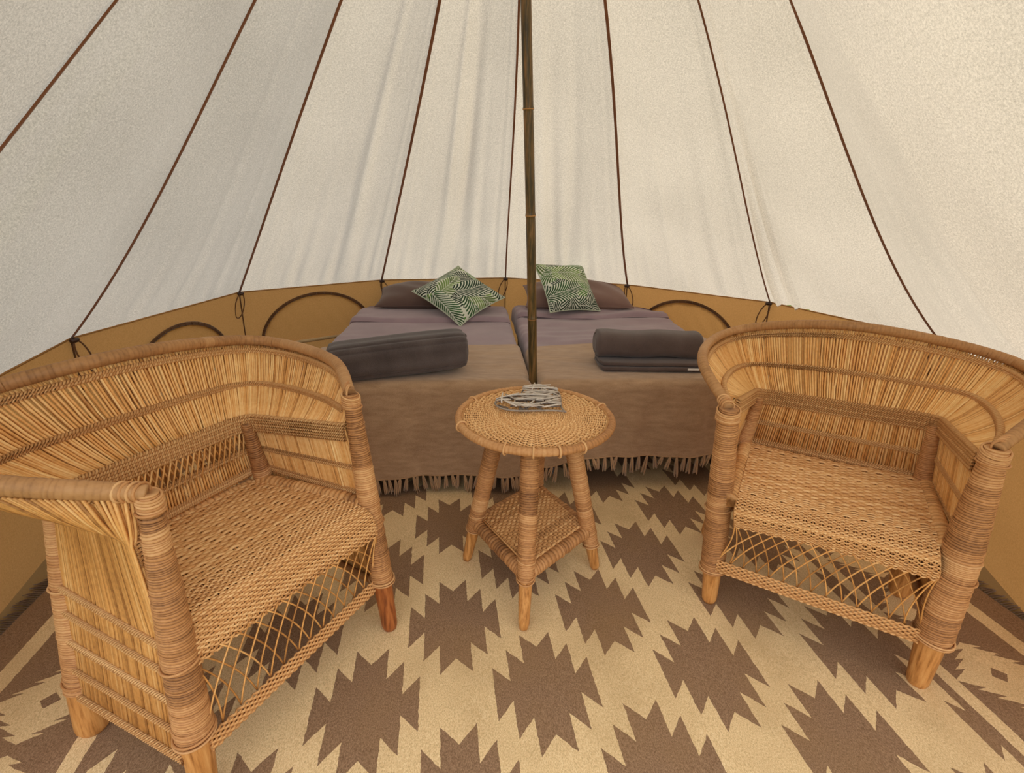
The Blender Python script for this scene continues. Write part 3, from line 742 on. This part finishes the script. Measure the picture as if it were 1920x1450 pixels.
def weft_row(g, P, k, parity, amp, r, N=None, tint=.5, flat=.8):
    """a strand running over and under warps; P polyline, k number of warps, N normal"""
    P = np.asarray(P, float); seg = np.r_[0, np.cumsum(np.linalg.norm(np.diff(P, axis=0), axis=1))]; L = seg[-1]
    n = int(k*4)+1; s = np.linspace(0, L, n); C = np.stack([np.interp(s, seg, P[:, i]) for i in range(3)], 1)
    if np.ndim(N) == 2: Nn = np.stack([np.interp(s, seg, N[:, i]) for i in range(3)], 1)
    else: Nn = np.broadcast_to(np.array(N, float), C.shape)
    w = np.cos(np.pi*s/L*k+np.pi*parity)
    g.sweep(C+Nn*(amp*w)[:, None], r, 6, up=Nn, flat=flat, tint=np.clip(tint+.16*w, 0, 1), cap=False)

CH = {"L": {"ffL": [-0.2384, 0.0237, 0.0], "ffR": [0.1974, -0.0413, -0.0], "ftL": [-0.2005, 0.0269, 0.6], "ftR": [0.2221, 0.0326, 0.6029], "bfL": [-0.2564, 0.3319, -0.0], "bfR": [0.2491, 0.3357, 0.0], "btL": [-0.1939, 0.3346, 0.5201], "btR": [0.1851, 0.3363, 0.5107], "bdL": [-0.2283, 0.023, 0.5271], "bdR": [0.2107, 0.0321, 0.536], "sfL": [-0.1734, 0.0271, 0.3686], "sfR": [0.1801, -0.0111, 0.348], "sfbL": [-0.192, 0.0006, 0.2822], "sfbR": [0.1826, -0.0206, 0.2737], "sbL": [-0.1994, 0.3356, 0.3535], "sbR": [0.1688, 0.3163, 0.3333], "rlL": [-0.2053, -0.0029, 0.127], "rlR": [0.2085, -0.0159, 0.1391], "r1L": [-0.3222, 0.159, 0.6396], "r1R": [0.308, 0.1554, 0.6255], "r2L": [-0.3391, 0.461, 0.6423], "r2R": [0.352, 0.4495, 0.6271], "r3C": [-0.0199, 0.4105, 0.6879]}, "R": {"ffL": [-0.2051, 0.044, 0.0], "ffR": [0.2391, 0.0153, 0.0], "ftL": [-0.2409, 0.0184, 0.5643], "ftR": [0.2213, 0.0256, 0.5817], "bfL": [-0.2491, 0.3357, 0.0], "bfR": [0.2491, 0.3357, 0.0], "btL": [-0.1995, 0.3342, 0.5194], "btR": [0.2086, 0.3335, 0.5287], "bdL": [-0.2312, 0.0415, 0.5788], "bdR": [0.2112, 0.0374, 0.5587], "sfL": [-0.1799, -0.0261, 0.3419], "sfR": [0.183, -0.0068, 0.3513], "sfbL": [-0.1714, -0.0084, 0.2791], "sfbR": [0.1925, 0.0049, 0.2865], "sbL": [-0.1778, 0.3341, 0.3524], "sbR": [0.1973, 0.339, 0.3556], "rlL": [-0.1859, 0.0083, 0.1463], "rlR": [0.1979, 0.0024, 0.142], "r1L": [-0.3283, 0.1478, 0.6169], "r1R": [0.3112, 0.1538, 0.6331], "r2L": [-0.303, 0.4622, 0.6301], "r2R": [0.3461, 0.4603, 0.6429], "r3C": [-0.0073, 0.4031, 0.6994]}}

def catmull(K, ts, t):
    return smooth_interp(ts, K, np.clip(t, ts[0], ts[-1]))

def make_chair(name, D, pos, ang, label, radii, left):
    D = {k: np.array(v) for k, v in D.items()}
    root = empty(name, (pos[0], pos[1], 0), ang); tag(root, label, 'chair')
    ZS = .345
    # ---- the four wrapped posts
    def leg(foot, top, R5, zwood, wood, is_back):
        zt = top[2]; p0 = foot+np.array([0, 0, .004])
        lg = MB(); t_ = np.linspace(0, 1, 14); zw = zwood*1.12
        q = lerp(foot, top, zw/zt)
        lg.sweep(np.array([lerp(p0, q, a) for a in t_]), [np.interp(a, [0, .04, .12, 1], [R5[0]*.8, R5[0]*.97, R5[0]*1.03, R5[1]]) for a in t_], 20)
        l = lg.build('leg', wood, root)
        wg = MB(); a0 = zwood/zt
        wrapped(wg, lambda t: lerp(foot, top, a0+(1-a0)*t), lambda t: np.interp(a0+(1-a0)*t, [a0, a0+.03, (ZS)/zt, .8, .97, 1.], [R5[1]*1.08, R5[2], R5[3], (R5[3]+R5[4])/2, R5[4], R5[4]*.9]), up=(1, 0, 0), pitch=.0046, amp=.0011, groove_shade=.36)
        wo = wg.build('cane_wrapping', M['wrap'], l)
        # a few loose windings
        tg = MB()
        for zz in ([zwood+.006, zwood+.012, .30]+[zt-.028] if not is_back else [zwood+.02, .33]):
            c = lerp(foot, top, zz/zt); rr = np.interp(zz/zt, [a0, ZS/zt, 1], [R5[2], R5[3], R5[4]])+.0022
            a = np.linspace(0, 2*np.pi, 28, endpoint=False); tl = random.uniform(-.12, .12); off = random.uniform(0, .0015)
            tg.sweep(np.stack([c[0]+(rr+off)*np.cos(a), c[1]+(rr+off)*np.sin(a), c[2]+rr*tl*np.cos(a+random.random())], 1), .0022, 6, closed=True, tint=random.uniform(.4, .9))
        tag(tg.build('loose_winding', M['wrap'], l), kind='stuff')
        return l
    R = radii
    leg(D['ffL'], D['ftL'], R['FL'], R['zw'][0], M['wood'], False)
    leg(D['ffR'], D['ftR'], R['FR'], R['zw'][1], M['wood_red'] if left else M['wood'], False)
    leg(D['bfL']+np.array([0, .0, 0]), D['btL']+(np.array([-.004, .004, -.01]) if left else np.array([.012, -.020, -.018])), R['B'], .11, M['wood'], True)
    leg(D['bfR']+np.array([0, .0, 0]), D['btR']+np.array([-.012, -.020, -.018]), R['B'], .11, M['wood'], True)
    # ---- level curves round the chair, s from 0 (front left) to 1 (front right)
    RK = np.array([D['ftL'], D['r1L'], D['r2L'], D['r3C'], D['r2R'], D['r1R'], D['ftR']]); rt = [0, .115, .285, .5, .715, .885, 1]
    def rim(s): return catmull(RK, rt, s)
    def poly(K, s, rnd=.035):
        kt = np.array([0, .34, .66, 1]); K = np.array(K)
        out = 0
        for o in (-rnd, -rnd/2, 0, rnd/2, rnd):
            q = np.clip(s+o, 0, 1); out = out+np.stack([np.interp(q, kt, K[:, i]) for i in range(3)], 1)
        return out/5
    def post(side, front, z):
        f, t = (D['ff'+side], D['ft'+side]) if front else (D['bf'+side], D['bt'+side]); return lerp(f, t, z/t[2])
    def lev(z, out=0.):
        K = [post('L', True, z), post('L', False, z), post('R', False, z), post('R', True, z)]
        K = [k+np.array([sx*out, sy*out*.5, 0]) for k, sx, sy in zip(K, (-1, -1, 1, 1), (0, 1, 1, 0))]; return K
    bandK = [D['bdL'], D['btL'], D['btR'], D['bdR']]
    def band(s): return poly(bandK, s)
    zs_ = {'bot': .10}
    def seatc(s): return poly(lev(ZS, .006), s, .02)
    def botc(s): return poly(lev(.105, .012), s, .02)
    def flare(s, t):
        a = band(s); b = rim(s); P = a*(1-t)+b*t
        q = 4*t*(1-t); P[:, 2] -= .014*q; return P
    def out_(s):
        P = band(s)-np.array([0, .17, 0]); P[:, 2] = 0; return P/np.linalg.norm(P, axis=1, keepdims=True)
    # ---- reeds
    N = 236; g = MB(); ss = np.linspace(.012, .988, N)+rng.uniform(-.0005, .0005, N)
    lv = [botc(ss), seatc(ss), band(ss)]+[flare(ss, t) for t in (.2, .4, .6, .8, .98)]
    for i in range(N):
        s = ss[i]; side = s < .335 or s > .665
        pts = [lv[j][i] for j in range(len(lv))]
        if not side: pts = pts[1:]
        if left and not side: pts = pts[1:]
        pts = np.array(pts); jt = rng.normal(0, .0004, (len(pts), 3)); jt[:, 2] = 0
        if random.random() < .03: jt *= 2.2
        tn = np.clip(rng.normal(.66, .13), 0, 1) if random.random() < .93 else .25
        g.sweep(pts+jt, rng.uniform(.0021, .0028), 5, tint=tn)
    # slender outer infill reeds nearly closing the shell, tinted dark to paint shaded gaps
    N2 = N-1; s2 = (ss[:-1]+ss[1:])/2; cen = np.array([0, .17, 0])
    lv2 = [botc(s2), seatc(s2), band(s2)]+[flare(s2, t) for t in (.3, .6, .95)]
    for i in range(N2):
        s = s2[i]; side = s < .335 or s > .665
        pts = np.array([l[i] for l in lv2]); 
        if not side: pts = pts[1:]
        o = pts-cen; o[:, 2] = 0; o /= np.linalg.norm(o, axis=1, keepdims=True)
        off = .006 if not (left and not side) else .02
        ofv = np.full(len(pts), .0075)
        if left and not side: ofv[0] = .022; ofv[1] = .012
        if random.random() < .88:
            g.sweep(pts+o*ofv[:, None], rng.uniform(.0020, .0029), 4, tint=np.clip(rng.normal(.36, .16), 0, 1))
    tag(g.build('upright_reeds', M['reed'], root), kind='stuff')
    if left:     # open criss-cross in the middle of the back
        g = MB(); K = 30
        for i in range(K):
            for sg in (-1, 1):
                sa = .345+.31*(i+.5)/K; sb = np.clip(sa+sg*.028, .342, .658)
                a = seatc(np.array([sa]))[0]; a = lerp(a, band(np.array([sa]))[0], .42); b = band(np.array([sb]))[0]
                m_ = lerp(a, b, .5)+np.array([0, -.002, .0])
                g.sweep(np.array([a, m_, b])+np.array([0, -.004*sg, -.01]), .0020, 5, tint=random.uniform(.4, .9))
        for i in range(64):
            sa = .345+.31*(i+.5)/64; a = seatc(np.array([sa]))[0]; b = lerp(a, band(np.array([sa]))[0], .42)
            g.sweep(np.array([a, b]), .0025, 5, tint=random.uniform(.3, .8))
        tag(g.build('criss_cross_reeds', M['reed'], root), kind='stuff')
    # ---- twined bands
    S_ = np.linspace(0.0, 1.0, 160)
    def twine(fun, offs, nm='twined_band', r=.0023, s=S_):
        for o in offs:
            g = MB(); P = fun(s)+np.array([0, 0, o]); cord(g, P, r=r, amp=.0034, tint=random.uniform(.4, .8)); g.build(nm, M['cord'], root)
    twine(lambda s: flare(s, 0)-.004*out_(s), [-.037, -.030, -.023, -.016, -.009, -.002], r=.0023)
    twine(lambda s: flare(s, .46), [0, .006], s=np.linspace(.03, .97, 160))
    twine(lambda s: flare(s, .90), [0, .006], s=np.linspace(.04, .96, 160))
    sb = np.linspace(.345, .655, 80)
    twine(lambda s: lerp(seatc(s), band(s), .42), [0, .006], s=S_)
    twine(lambda s: lerp(seatc(s), band(s), .05), [0, .006, .012], s=S_)
    for z in (.335, .285, .225, .165, .108):
        for a, b in ((0, .335), (.665, 1)):
            q = np.linspace(a, b, 50)
            n_ = [0, .0055] if z > .12 else [-.004, .001, .006]
            for o in n_:
                g = MB(); P = poly(lev(z, .006+.006*(ZS-z)/.24), q, .012)+np.array([0, 0, o]); P[:, 0] += (-.0105 if a == 0 else .0105)
                cord(g, P, r=.0020, amp=.0022, tint=random.uniform(.5, .9)); g.build('twined_band', M['cord'], root)
    # ---- rim, wound with cane
    g = MB(); rr = R['rim']
    wrapped(g, lambda t: rim(np.array([t]))[0]+np.array([0, 0, .008*min(1, t/.1, (1-t)/.1)]), lambda t: np.interp(t, [0, .04, .2, .8, .96, 1], [rr*.95, rr*1.1, rr*1.05, rr*1.05, rr*1.1, rr*.95]), pitch=.0085, amp=.00035, sides=16, groove_shade=.12, jit=.06, chg=.05)
    g.build('rolled_rim', M['rim'], root)
    # lashings where the arms meet the posts
    g = MB()
    for c in (D['ftL'], D['ftR']):
        sx = -1 if c is D['ftL'] else 1
        for k in range(6):
            a = np.linspace(0, 2*np.pi, 26, endpoint=False); q = R['FL' if sx < 0 else 'FR'][4]*1.02+.0015
            cc = c+np.array([0, 0, -.004-.005*k]); tl = .28*(1-k/5)+random.uniform(-.05, .05)
            g.sweep(np.stack([cc[0]+q*np.cos(a), cc[1]+q*np.sin(a), cc[2]+q*tl*np.sin(a)], 1), .0024, 6, closed=True, tint=random.uniform(.4, .9))
        # diagonal wraps from post over the rim
        for k in range(4):
            d0 = rim(np.array([.004+.005*k if sx < 0 else .996-.005*k]))[0]
            a = np.linspace(0, 2*np.pi, 22, endpoint=False); rr_ = rr*1.1
            g.sweep(np.stack([d0[0]+rr_*np.cos(a), d0[1]+.3*rr_*np.cos(a), d0[2]+.001+rr_*np.sin(a)], 1), .0022, 6, closed=True, tint=random.uniform(.4, .9))
    tag(g.build('corner_lashing', M['wrap'], root), kind='stuff')
    # ---- seat
    sfL, sfR, sbL, sbR, fbL, fbR = D['sfL'], D['sfR'], D['sbL'], D['sbR'], D['sfbL'], D['sfbR']
    def edge_path(b, f, fb):
        K = [b, lerp(b, f, .35)+np.array([0, 0, .006]), lerp(b, f, .7)+np.array([0, 0, .006]), lerp(b, f, .93)+np.array([0, 0, .003]), f+np.array([0, -.008, -.010]), lerp(f, fb, .45)+np.array([0, -.014, 0]), fb+np.array([0, -.008, 0])]
        K = np.array(K); ts = np.r_[0, np.cumsum(np.linalg.norm(np.diff(K, axis=0), axis=1))]; Ls = ts[-1]
        return K, ts, Ls
    ux = (sfR-sfL)/np.linalg.norm(sfR-sfL); sfL = sfL-ux*(.020 if left else .008)+np.array([0, .006, 0]); sfR = sfR+ux*.008; fbL = fbL-ux*(.024 if left else .010)+np.array([0, .012, 0]); fbR = fbR+ux*.010
    sbL = sbL-ux*.004+np.array([0, .012, 0]); sbR = sbR+ux*.004+np.array([0, .014, 0])
    KL, tL, LL = edge_path(sbL, sfL, fbL); KR, tR, LR = edge_path(sbR, sfR, fbR)
    Ltop = tL[3]/LL
    dd = []; s = .004
    while s < LL-.002:
        f = np.clip((s-tL[2]*.93)/.05, 0, 1); p = .0078*(1-f)+.0046*f; dd.append((s/LL, p)); s += p*.98
    nw = 24
    def surf(a):
        l = smooth_interp(tL, KL, np.array([a*LL]))[0]; r = smooth_interp(tR, KR, np.array([a*LR]))[0]; return l, r
    def nrm(a):
        l0, r0 = surf(max(0, a-.01)); l1, r1 = surf(min(1, a+.01)); n = np.cross(r1-l1, (l0-l1)); return n/np.linalg.norm(n)
    g = MB()
    sw = np.linspace(0, 1, 30)
    for j, (a, p) in enumerate(dd):
        l, r = surf(a); n = nrm(a)
        sag = -.006*np.sin(np.pi*sw)*(1 if a < Ltop else 1-.0*a)
        P = l[None]*(1-sw)[:, None]+r[None]*sw[:, None]+n*sag[:, None]+(r0j:=rng.normal(0, .0009))*n
        front = a > Ltop*.93
        weft_row(g, P, nw*(2.0 if front else 1.0), j % 2, .0017 if not front else .0021, p*(.54 if not front else .47), n, tint=np.clip(random.uniform(.35, .8), 0, 1), flat=.75)
    tag(g.build('woven_seat', M['weave'], root), kind='stuff')
    g = MB()
    for i in range(nw*2+1):
        u = i/(nw*2); P = []
        for a in np.linspace(.0, 1, 26):
            l, r = surf(a); P.append(lerp(l, r, u)-nrm(a)*(.006*math.sin(math.pi*u)+.001))
        g.sweep(np.array(P), .0021, 4, tint=.35, cap=False)
    tag(g.build('seat_warp', M['weave'], root), kind='stuff')
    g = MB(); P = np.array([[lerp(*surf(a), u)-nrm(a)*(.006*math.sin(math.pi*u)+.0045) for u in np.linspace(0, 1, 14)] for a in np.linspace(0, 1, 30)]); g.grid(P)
    g.build('seat_gap_shade', M['gap_shade'], root)  # added dark sheet, makes the holes of the seat weave look shaded
    for b, f, sd in ((sbL, sfL, -1), (sbR, sfR, 1)):
        g = MB(); o = np.array([sd*(.015 if not (left and sd < 0) else .001), 0, -.003]); wrapped(g, lambda t: lerp(b+o+[0, -.005, 0], f+o+[0, .026, 0], t), lambda t: .0165, pitch=.013, amp=.0026, sides=14); g.build('seat_rail', M['weave'], root)
    g = MB(); wrapped(g, lambda t: lerp(sbL+[0, .006, -.008], sbR+[0, .006, -.008], t), lambda t: .012, pitch=.012, amp=.002, sides=12); g.build('seat_rail', M['weave'], root)
    # lashing at the seat's front corners
    # ---- lower front rail (woven band over a bar) and lattice
    a0, a1 = D['rlL'], D['rlR']; ua = (a1-a0)/np.linalg.norm(a1-a0); a0 = a0-ua*.018+np.array([0, .010, 0]); a1 = a1+ua*.012+np.array([0, .004, 0])
    g = MB(); g.sweep(np.array([lerp(a0, a1, t)+[0, 0, -.016] for t in np.linspace(0, 1, 12)]), .0085, 10, tint=.4)
    bk = g.build('lower_rail', M['cord'], root)
    g = MB()
    for j in range(7):
        P = np.array([lerp(a0, a1, t)+[0, -.007, -.018+j*.0052] for t in np.linspace(0, 1, 20)])
        weft_row(g, P, 56, j % 2, .0022, .0026, (0, -1, 0), tint=random.uniform(.2, .55))
    tag(g.build('woven_apron', M['weave'], bk), kind='stuff')
    for aa, bb in ((post('L', True, .125), post('L', False, .125)), (post('L', False, .125), post('R', False, .125)), (post('R', False, .125), post('R', True, .125))):
        g = MB(); g.sweep(np.array([lerp(aa, bb, t) for t in np.linspace(0, 1, 8)]), .0085, 8, tint=.3); g.build('lower_rail', M['cord'], root)
    g = MB(); K = 14
    for i in range(K+1):
        for sg in (-1, 1):
            u0 = i/K; u1 = u0+sg*.17
            if u1 < -.03 or u1 > 1.03: u1 = np.clip(u1, 0.0, 1.0)
            u0j = u0+random.uniform(-.006, .006)
            b = lerp(a0, a1, u0j)+np.array([0, -.002, .012]); t = lerp(fbL, fbR, np.clip(u1, 0, 1))+np.array([0, -.008, .012])
            mid = lerp(b, t, .5)+(np.array(a1)-a0)*sg*(-.045)+np.array([0, -.004*sg, 0])
            q = np.linspace(0, 1, 8)[:, None]; P = b*(1-q)**2+2*q*(1-q)*mid+t*q**2
            g.sweep(P, .0017, 5, tint=random.uniform(.1, .6))
    tag(g.build('front_lattice', M['reed'], root), kind='stuff')
    return root
RL = dict(FL=[.0205, .0255, .0290, .0245, .0142], FR=[.0185, .0225, .0255, .0235, .0165], B=[.028, .031, .030, .022, .0125], zw=(.14, .135), rim=.0125)
RR = dict(FL=[.0185, .0235, .0285, .0285, .0225], FR=[.0210, .0285, .0345, .0340, .0195], B=[.026, .030, .029, .022, .013], zw=(.105, .13), rim=.0115)
make_chair('wicker_armchair', CH['L'], (-.4089, .7786), 1.145, 'wicker tub armchair on the left with an open criss-cross patch in its back', RL, True)
make_chair('wicker_armchair', CH['R'], (.6976, .9155), -.497, 'wicker tub armchair on the right with straight reeds all round its back', RR, False)

# ---------------------------------------------------------------- wicker side table
def table():
    c = np.array([.062, 1.19, 0.]); ZTab = .47; cen = np.array([.0615, 1.197, ZTab])
    root = empty('wicker_side_table', c); tag(root, 'round wicker side table with four splayed legs standing between the armchairs', 'table')
    feet = [(.04, .945), (-.124, 1.194), (.25, 1.168), (.088, 1.42)]; tops = [(.0485, 1.085), (-.030, 1.195), (.150, 1.183), (.075, 1.300)]
    woods = [.118, .105, .075, .1]
    for (f, t, zw) in zip(feet, tops, woods):
        F_ = np.array([f[0], f[1], .006]); T_ = np.array([t[0], t[1], ZTab-.012])
        g = MB(); q = np.linspace(0, 1, 10); k = (zw+.01)/T_[2]
        g.sweep(np.array([lerp(F_, T_, a*k) for a in q]), np.interp(q, [0, .06, 1], [.0105, .0135, .0175]), 16)
        l = g.build('leg', M['wood'], root, c)
        g = MB(); a0 = zw/T_[2]
        wrapped(g, lambda s: lerp(F_, T_, a0+(1-a0)*s), lambda s: np.interp(s, [0, .1, .5, 1], [.0195, .0215, .0225, .023]), pitch=.0050, amp=.0008, sides=16, up=(1, 0, 0))
        g.build('cane_wrapping', M['wrap'], l, c)
        g = MB()
        for zz in (zw+.004, zw+.012, zw+.05):
            cc = lerp(F_, T_, zz/T_[2]); a = np.linspace(0, 2*np.pi, 24, endpoint=False); rr = .0222
            g.sweep(np.stack([cc[0]+rr*np.cos(a), cc[1]+rr*np.sin(a), cc[2]+.004*np.cos(a+zz*90)], 1), .0019, 5, closed=True, tint=random.uniform(.4, .9))
        tag(g.build('loose_winding', M['wrap'], l, c), kind='stuff')
    # top
    R0 = .194
    g = MB(); r = .014; j = 0
    while r < R0:
        k = int(np.clip(2*round(r*420), 16, 84)); k = 36 if r < .07 else 72
        if r < .03: k = 18
        n = k*4; a = np.linspace(0, 2*np.pi, n, endpoint=False); w = np.cos(a*k/2+np.pi*j)
        P = np.stack([cen[0]+r*np.cos(a), cen[1]+r*np.sin(a), ZTab+.0024*w], 1)
        g.sweep(P, .0024, 5, closed=True, flat=.9, tint=np.clip(random.uniform(.4, .8)+.3*w, 0, 1)); r += .0057; j += 1
    top = g.build('woven_top', M['weave'], root, c); tag(top, kind='stuff')
    g = MB()
    for i in range(72):
        a = i/72*2*np.pi; r0 = .002 if i % 4 == 0 else (.035 if i % 2 == 0 else .075)
        d = np.array([math.cos(a), math.sin(a), 0]); g.sweep(np.array([cen+d*r0, cen+d*(r0+R0)/2, cen+d*R0])+np.array([0, 0, .0002]), .0026, 5, tint=.75, cap=False, flat=.8)
    tag(g.build('spoke', M['weave'], root, c), kind='stuff')
    g = MB(); a = np.linspace(0, 2*np.pi, 48, endpoint=False)
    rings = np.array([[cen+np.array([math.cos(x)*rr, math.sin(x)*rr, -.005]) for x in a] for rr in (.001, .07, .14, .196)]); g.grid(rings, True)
    rings2 = rings-np.array([0, 0, .006]); g.grid(rings2[::-1], True); g.build('top_gap_shade', M['gap_shade'], root, c)  # dark disc added below the weave to paint its gaps as shade
    g = MB(); wrapped(g, lambda t: cen+np.array([math.cos(t*2*math.pi)*.199, math.sin(t*2*math.pi)*.199, -.002]), lambda t: .0098, pitch=.010, amp=.0004, sides=12, groove_shade=.15, jit=.06, chg=.06); g.build('rim', M['wrap'], root, c)
    g = MB(); a = np.linspace(0, 2*np.pi, 400, endpoint=False); g.sweep(np.stack([cen[0]+.1885*np.cos(a), cen[1]+.1885*np.sin(a), ZTab+.003+.0015*np.sin(a*90)], 1), .0028, 5, closed=True, tint=.45); g.build('edging_cord', M['cord'], root, c)
    for dg in (-112, -93, -76, -58, 20, 80, 150, 200):
        g = MB()
        for e in (0.,):
            x = math.radians(dg+e); pc_ = cen+np.array([math.cos(x)*.197, math.sin(x)*.197, -.003]); rd = np.array([math.cos(x), math.sin(x), 0]); b = np.linspace(0, 2*np.pi, 20, endpoint=False)
            g.sweep(pc_+rd*(.0135*np.cos(b))[:, None]+np.array([0, 0, 1])*(.0135*np.sin(b))[:, None], .0026, 6, closed=True, up=(-rd[1], rd[0], 0), tint=.9)
        g.build('tie', M['wrap'], root, c)
    # frame under the top
    for i in (0, 1):
        A, B = (tops[0], tops[3]) if i == 0 else (tops[1], tops[2])
        g = MB(); g.sweep(np.array([(A[0], A[1], ZTab-.022), (B[0], B[1], ZTab-.022)]), .008, 8); g.build('top_brace', M['cord'], root, c)
    # shelf
    zsf = .135; pts = []
    for (f, t) in zip(feet, tops): pts.append(lerp((f[0], f[1], 0), (t[0], t[1], ZTab), zsf/ZTab))
    F_, L_, R_, B_ = [np.array([p[0], p[1], zsf]) for p in pts]
    cs = (F_+L_+R_+B_)/4
    sh = MB()
    for A, B in ((F_, L_), (F_, R_), (B_, L_), (B_, R_)):
        g = MB(); wrapped(g, lambda t: lerp(A, B, .06+.88*t), lambda t: .0165, pitch=.011, amp=.0017, sides=14); g.build('shelf_rail', M['wrap'], root, c)
    g = MB(); n = 26; L2, F2, R2_, B2 = [cs+(p-cs)*.90+np.array([0, 0, .016]) for p in (L_, F_, R_, B_)]
    for j in range(n+1):
        a = j/n; p = lerp(F2, L2, a); q = lerp(R2_, B2, a); P = np.array([lerp(p, q, t) for t in np.linspace(0, 1, 12)])
        weft_row(g, P, 22, j % 2, .0022, .0042, (0, 0, 1), tint=random.uniform(.1, .6))
    for j in range(23):
        a = j/22; P = np.array([lerp(lerp(F2, R2_, a), lerp(L2, B2, a), t) for t in (0, .5, 1)]); g.sweep(P, .003, 5, tint=.5)
    tag(g.build('woven_shelf', M['weave'], root, c), kind='stuff')
    g = MB(); g.grid(np.array([[F2, R2_], [L2, B2]])-np.array([0, 0, .006])); g.build('shelf_gap_shade', M['gap_shade'], root, c, False)  # added dark sheet standing in for shade between the shelf strands
table()

# ---------------------------------------------------------------- heart made of twigs
def heart():
    c = np.array([.068, 1.285, .4765])
    root = empty('twig_heart', c); tag(root, 'grey heart made of twigs lying on the wicker table', 'decoration')
    th = np.linspace(0, 2*np.pi, 120, endpoint=False)
    hx = 16*np.sin(th)**3/16; hy = (13*np.cos(th)-5*np.cos(2*th)-2*np.cos(3*th)-np.cos(4*th))/16
    tip = np.array([.142, 1.200]); notch = np.array([.020, 1.318]); ax = notch-tip; L = np.linalg.norm(ax); ax /= L; px = np.array([ax[1], -ax[0]])
    sc_ = .104
    # centre so that the tip (hy=-1.06) is at `tip`
    O = tip+ax*1.06*sc_
    poly = np.array([O+px*(math.sin(k)**3)*sc_*1.0+ax*((13*math.cos(k)-5*math.cos(2*k)-2*math.cos(3*k)-math.cos(4*k))/16)*sc_ for k in th])
    def inside(p):
        a_, b_ = poly, np.roll(poly, -1, 0)
        c_ = (a_[:, 1] > p[1]) != (b_[:, 1] > p[1])
        xi = a_[:, 0]+(p[1]-a_[:, 1])/(b_[:, 1]-a_[:, 1]+1e-12)*(b_[:, 0]-a_[:, 0])
        return int((c_ & (p[0] < xi)).sum()) % 2 == 1
    m = NT('twig_mat', .8, .2); t = m.attr('tint').outputs['Fac']; n = m.noise(130, None, 3)
    m.base(m.ramp(m.math('ADD', m.math('MULTIPLY', t, .6), m.math('MULTIPLY', n, .4)), [(.2, lin((104, 92, 82))), (.5, lin((184, 170, 154))), (.8, lin((226, 214, 198)))])); m.bump(n, .4, .001)
    cnt = 0; rr = random.Random(5)
    tries = 0
    while cnt < 84 and tries < 6000:
        tries += 1
        p = O+np.array([rr.uniform(-.13, .13), rr.uniform(-.13, .13)])
        if not inside(p): continue
        an = rr.gauss(.15, .40) if rr.random() < .5 else rr.uniform(0, math.pi)
        d = np.array([math.cos(an), math.sin(an)]); a = b = 0.
        mx = rr.uniform(.02, .06)
        while a < mx and inside(p+d*(a+.003)): a += .003
        while b < mx and inside(p-d*(b+.003)): b += .003
        if a+b < .03: continue
        z = .482+(cnt/84)*.013+rr.uniform(0, .003); r = rr.uniform(.0013, .0030); bow = rr.uniform(-.003, .003)
        q = np.linspace(-b, a, 5); per = np.array([-d[1], d[0]])
        P = np.array([(*(p+d*s_+per*bow*math.cos(s_/(a+b)*3)), z+rr.uniform(-.001, .001)) for s_ in q])
        g = MB(); g.sweep(P, [r*.8, r, r*1.05, r, r*.7], 6, tint=(rr.uniform(.5, 1) if cnt > 34 else 0.)); g.build('twig', m.m, root, c); cnt += 1  # lowest twigs tinted darkest to paint the shaded gaps of the heap
    g = MB(); P = []
    for k in th: 
        q = O+px*(math.copysign(abs(16*math.sin(k)**3/16), math.sin(k)))*sc_*1.02+ax*((13*math.cos(k)-5*math.cos(2*k)-2*math.cos(3*k)-math.cos(4*k))/16)*sc_
        P.append((q[0], q[1], .4815))
    g.sweep(np.array(P), .0026, 6, closed=True, tint=.3); g.build('heart_frame', m.m, root, c)
heart()
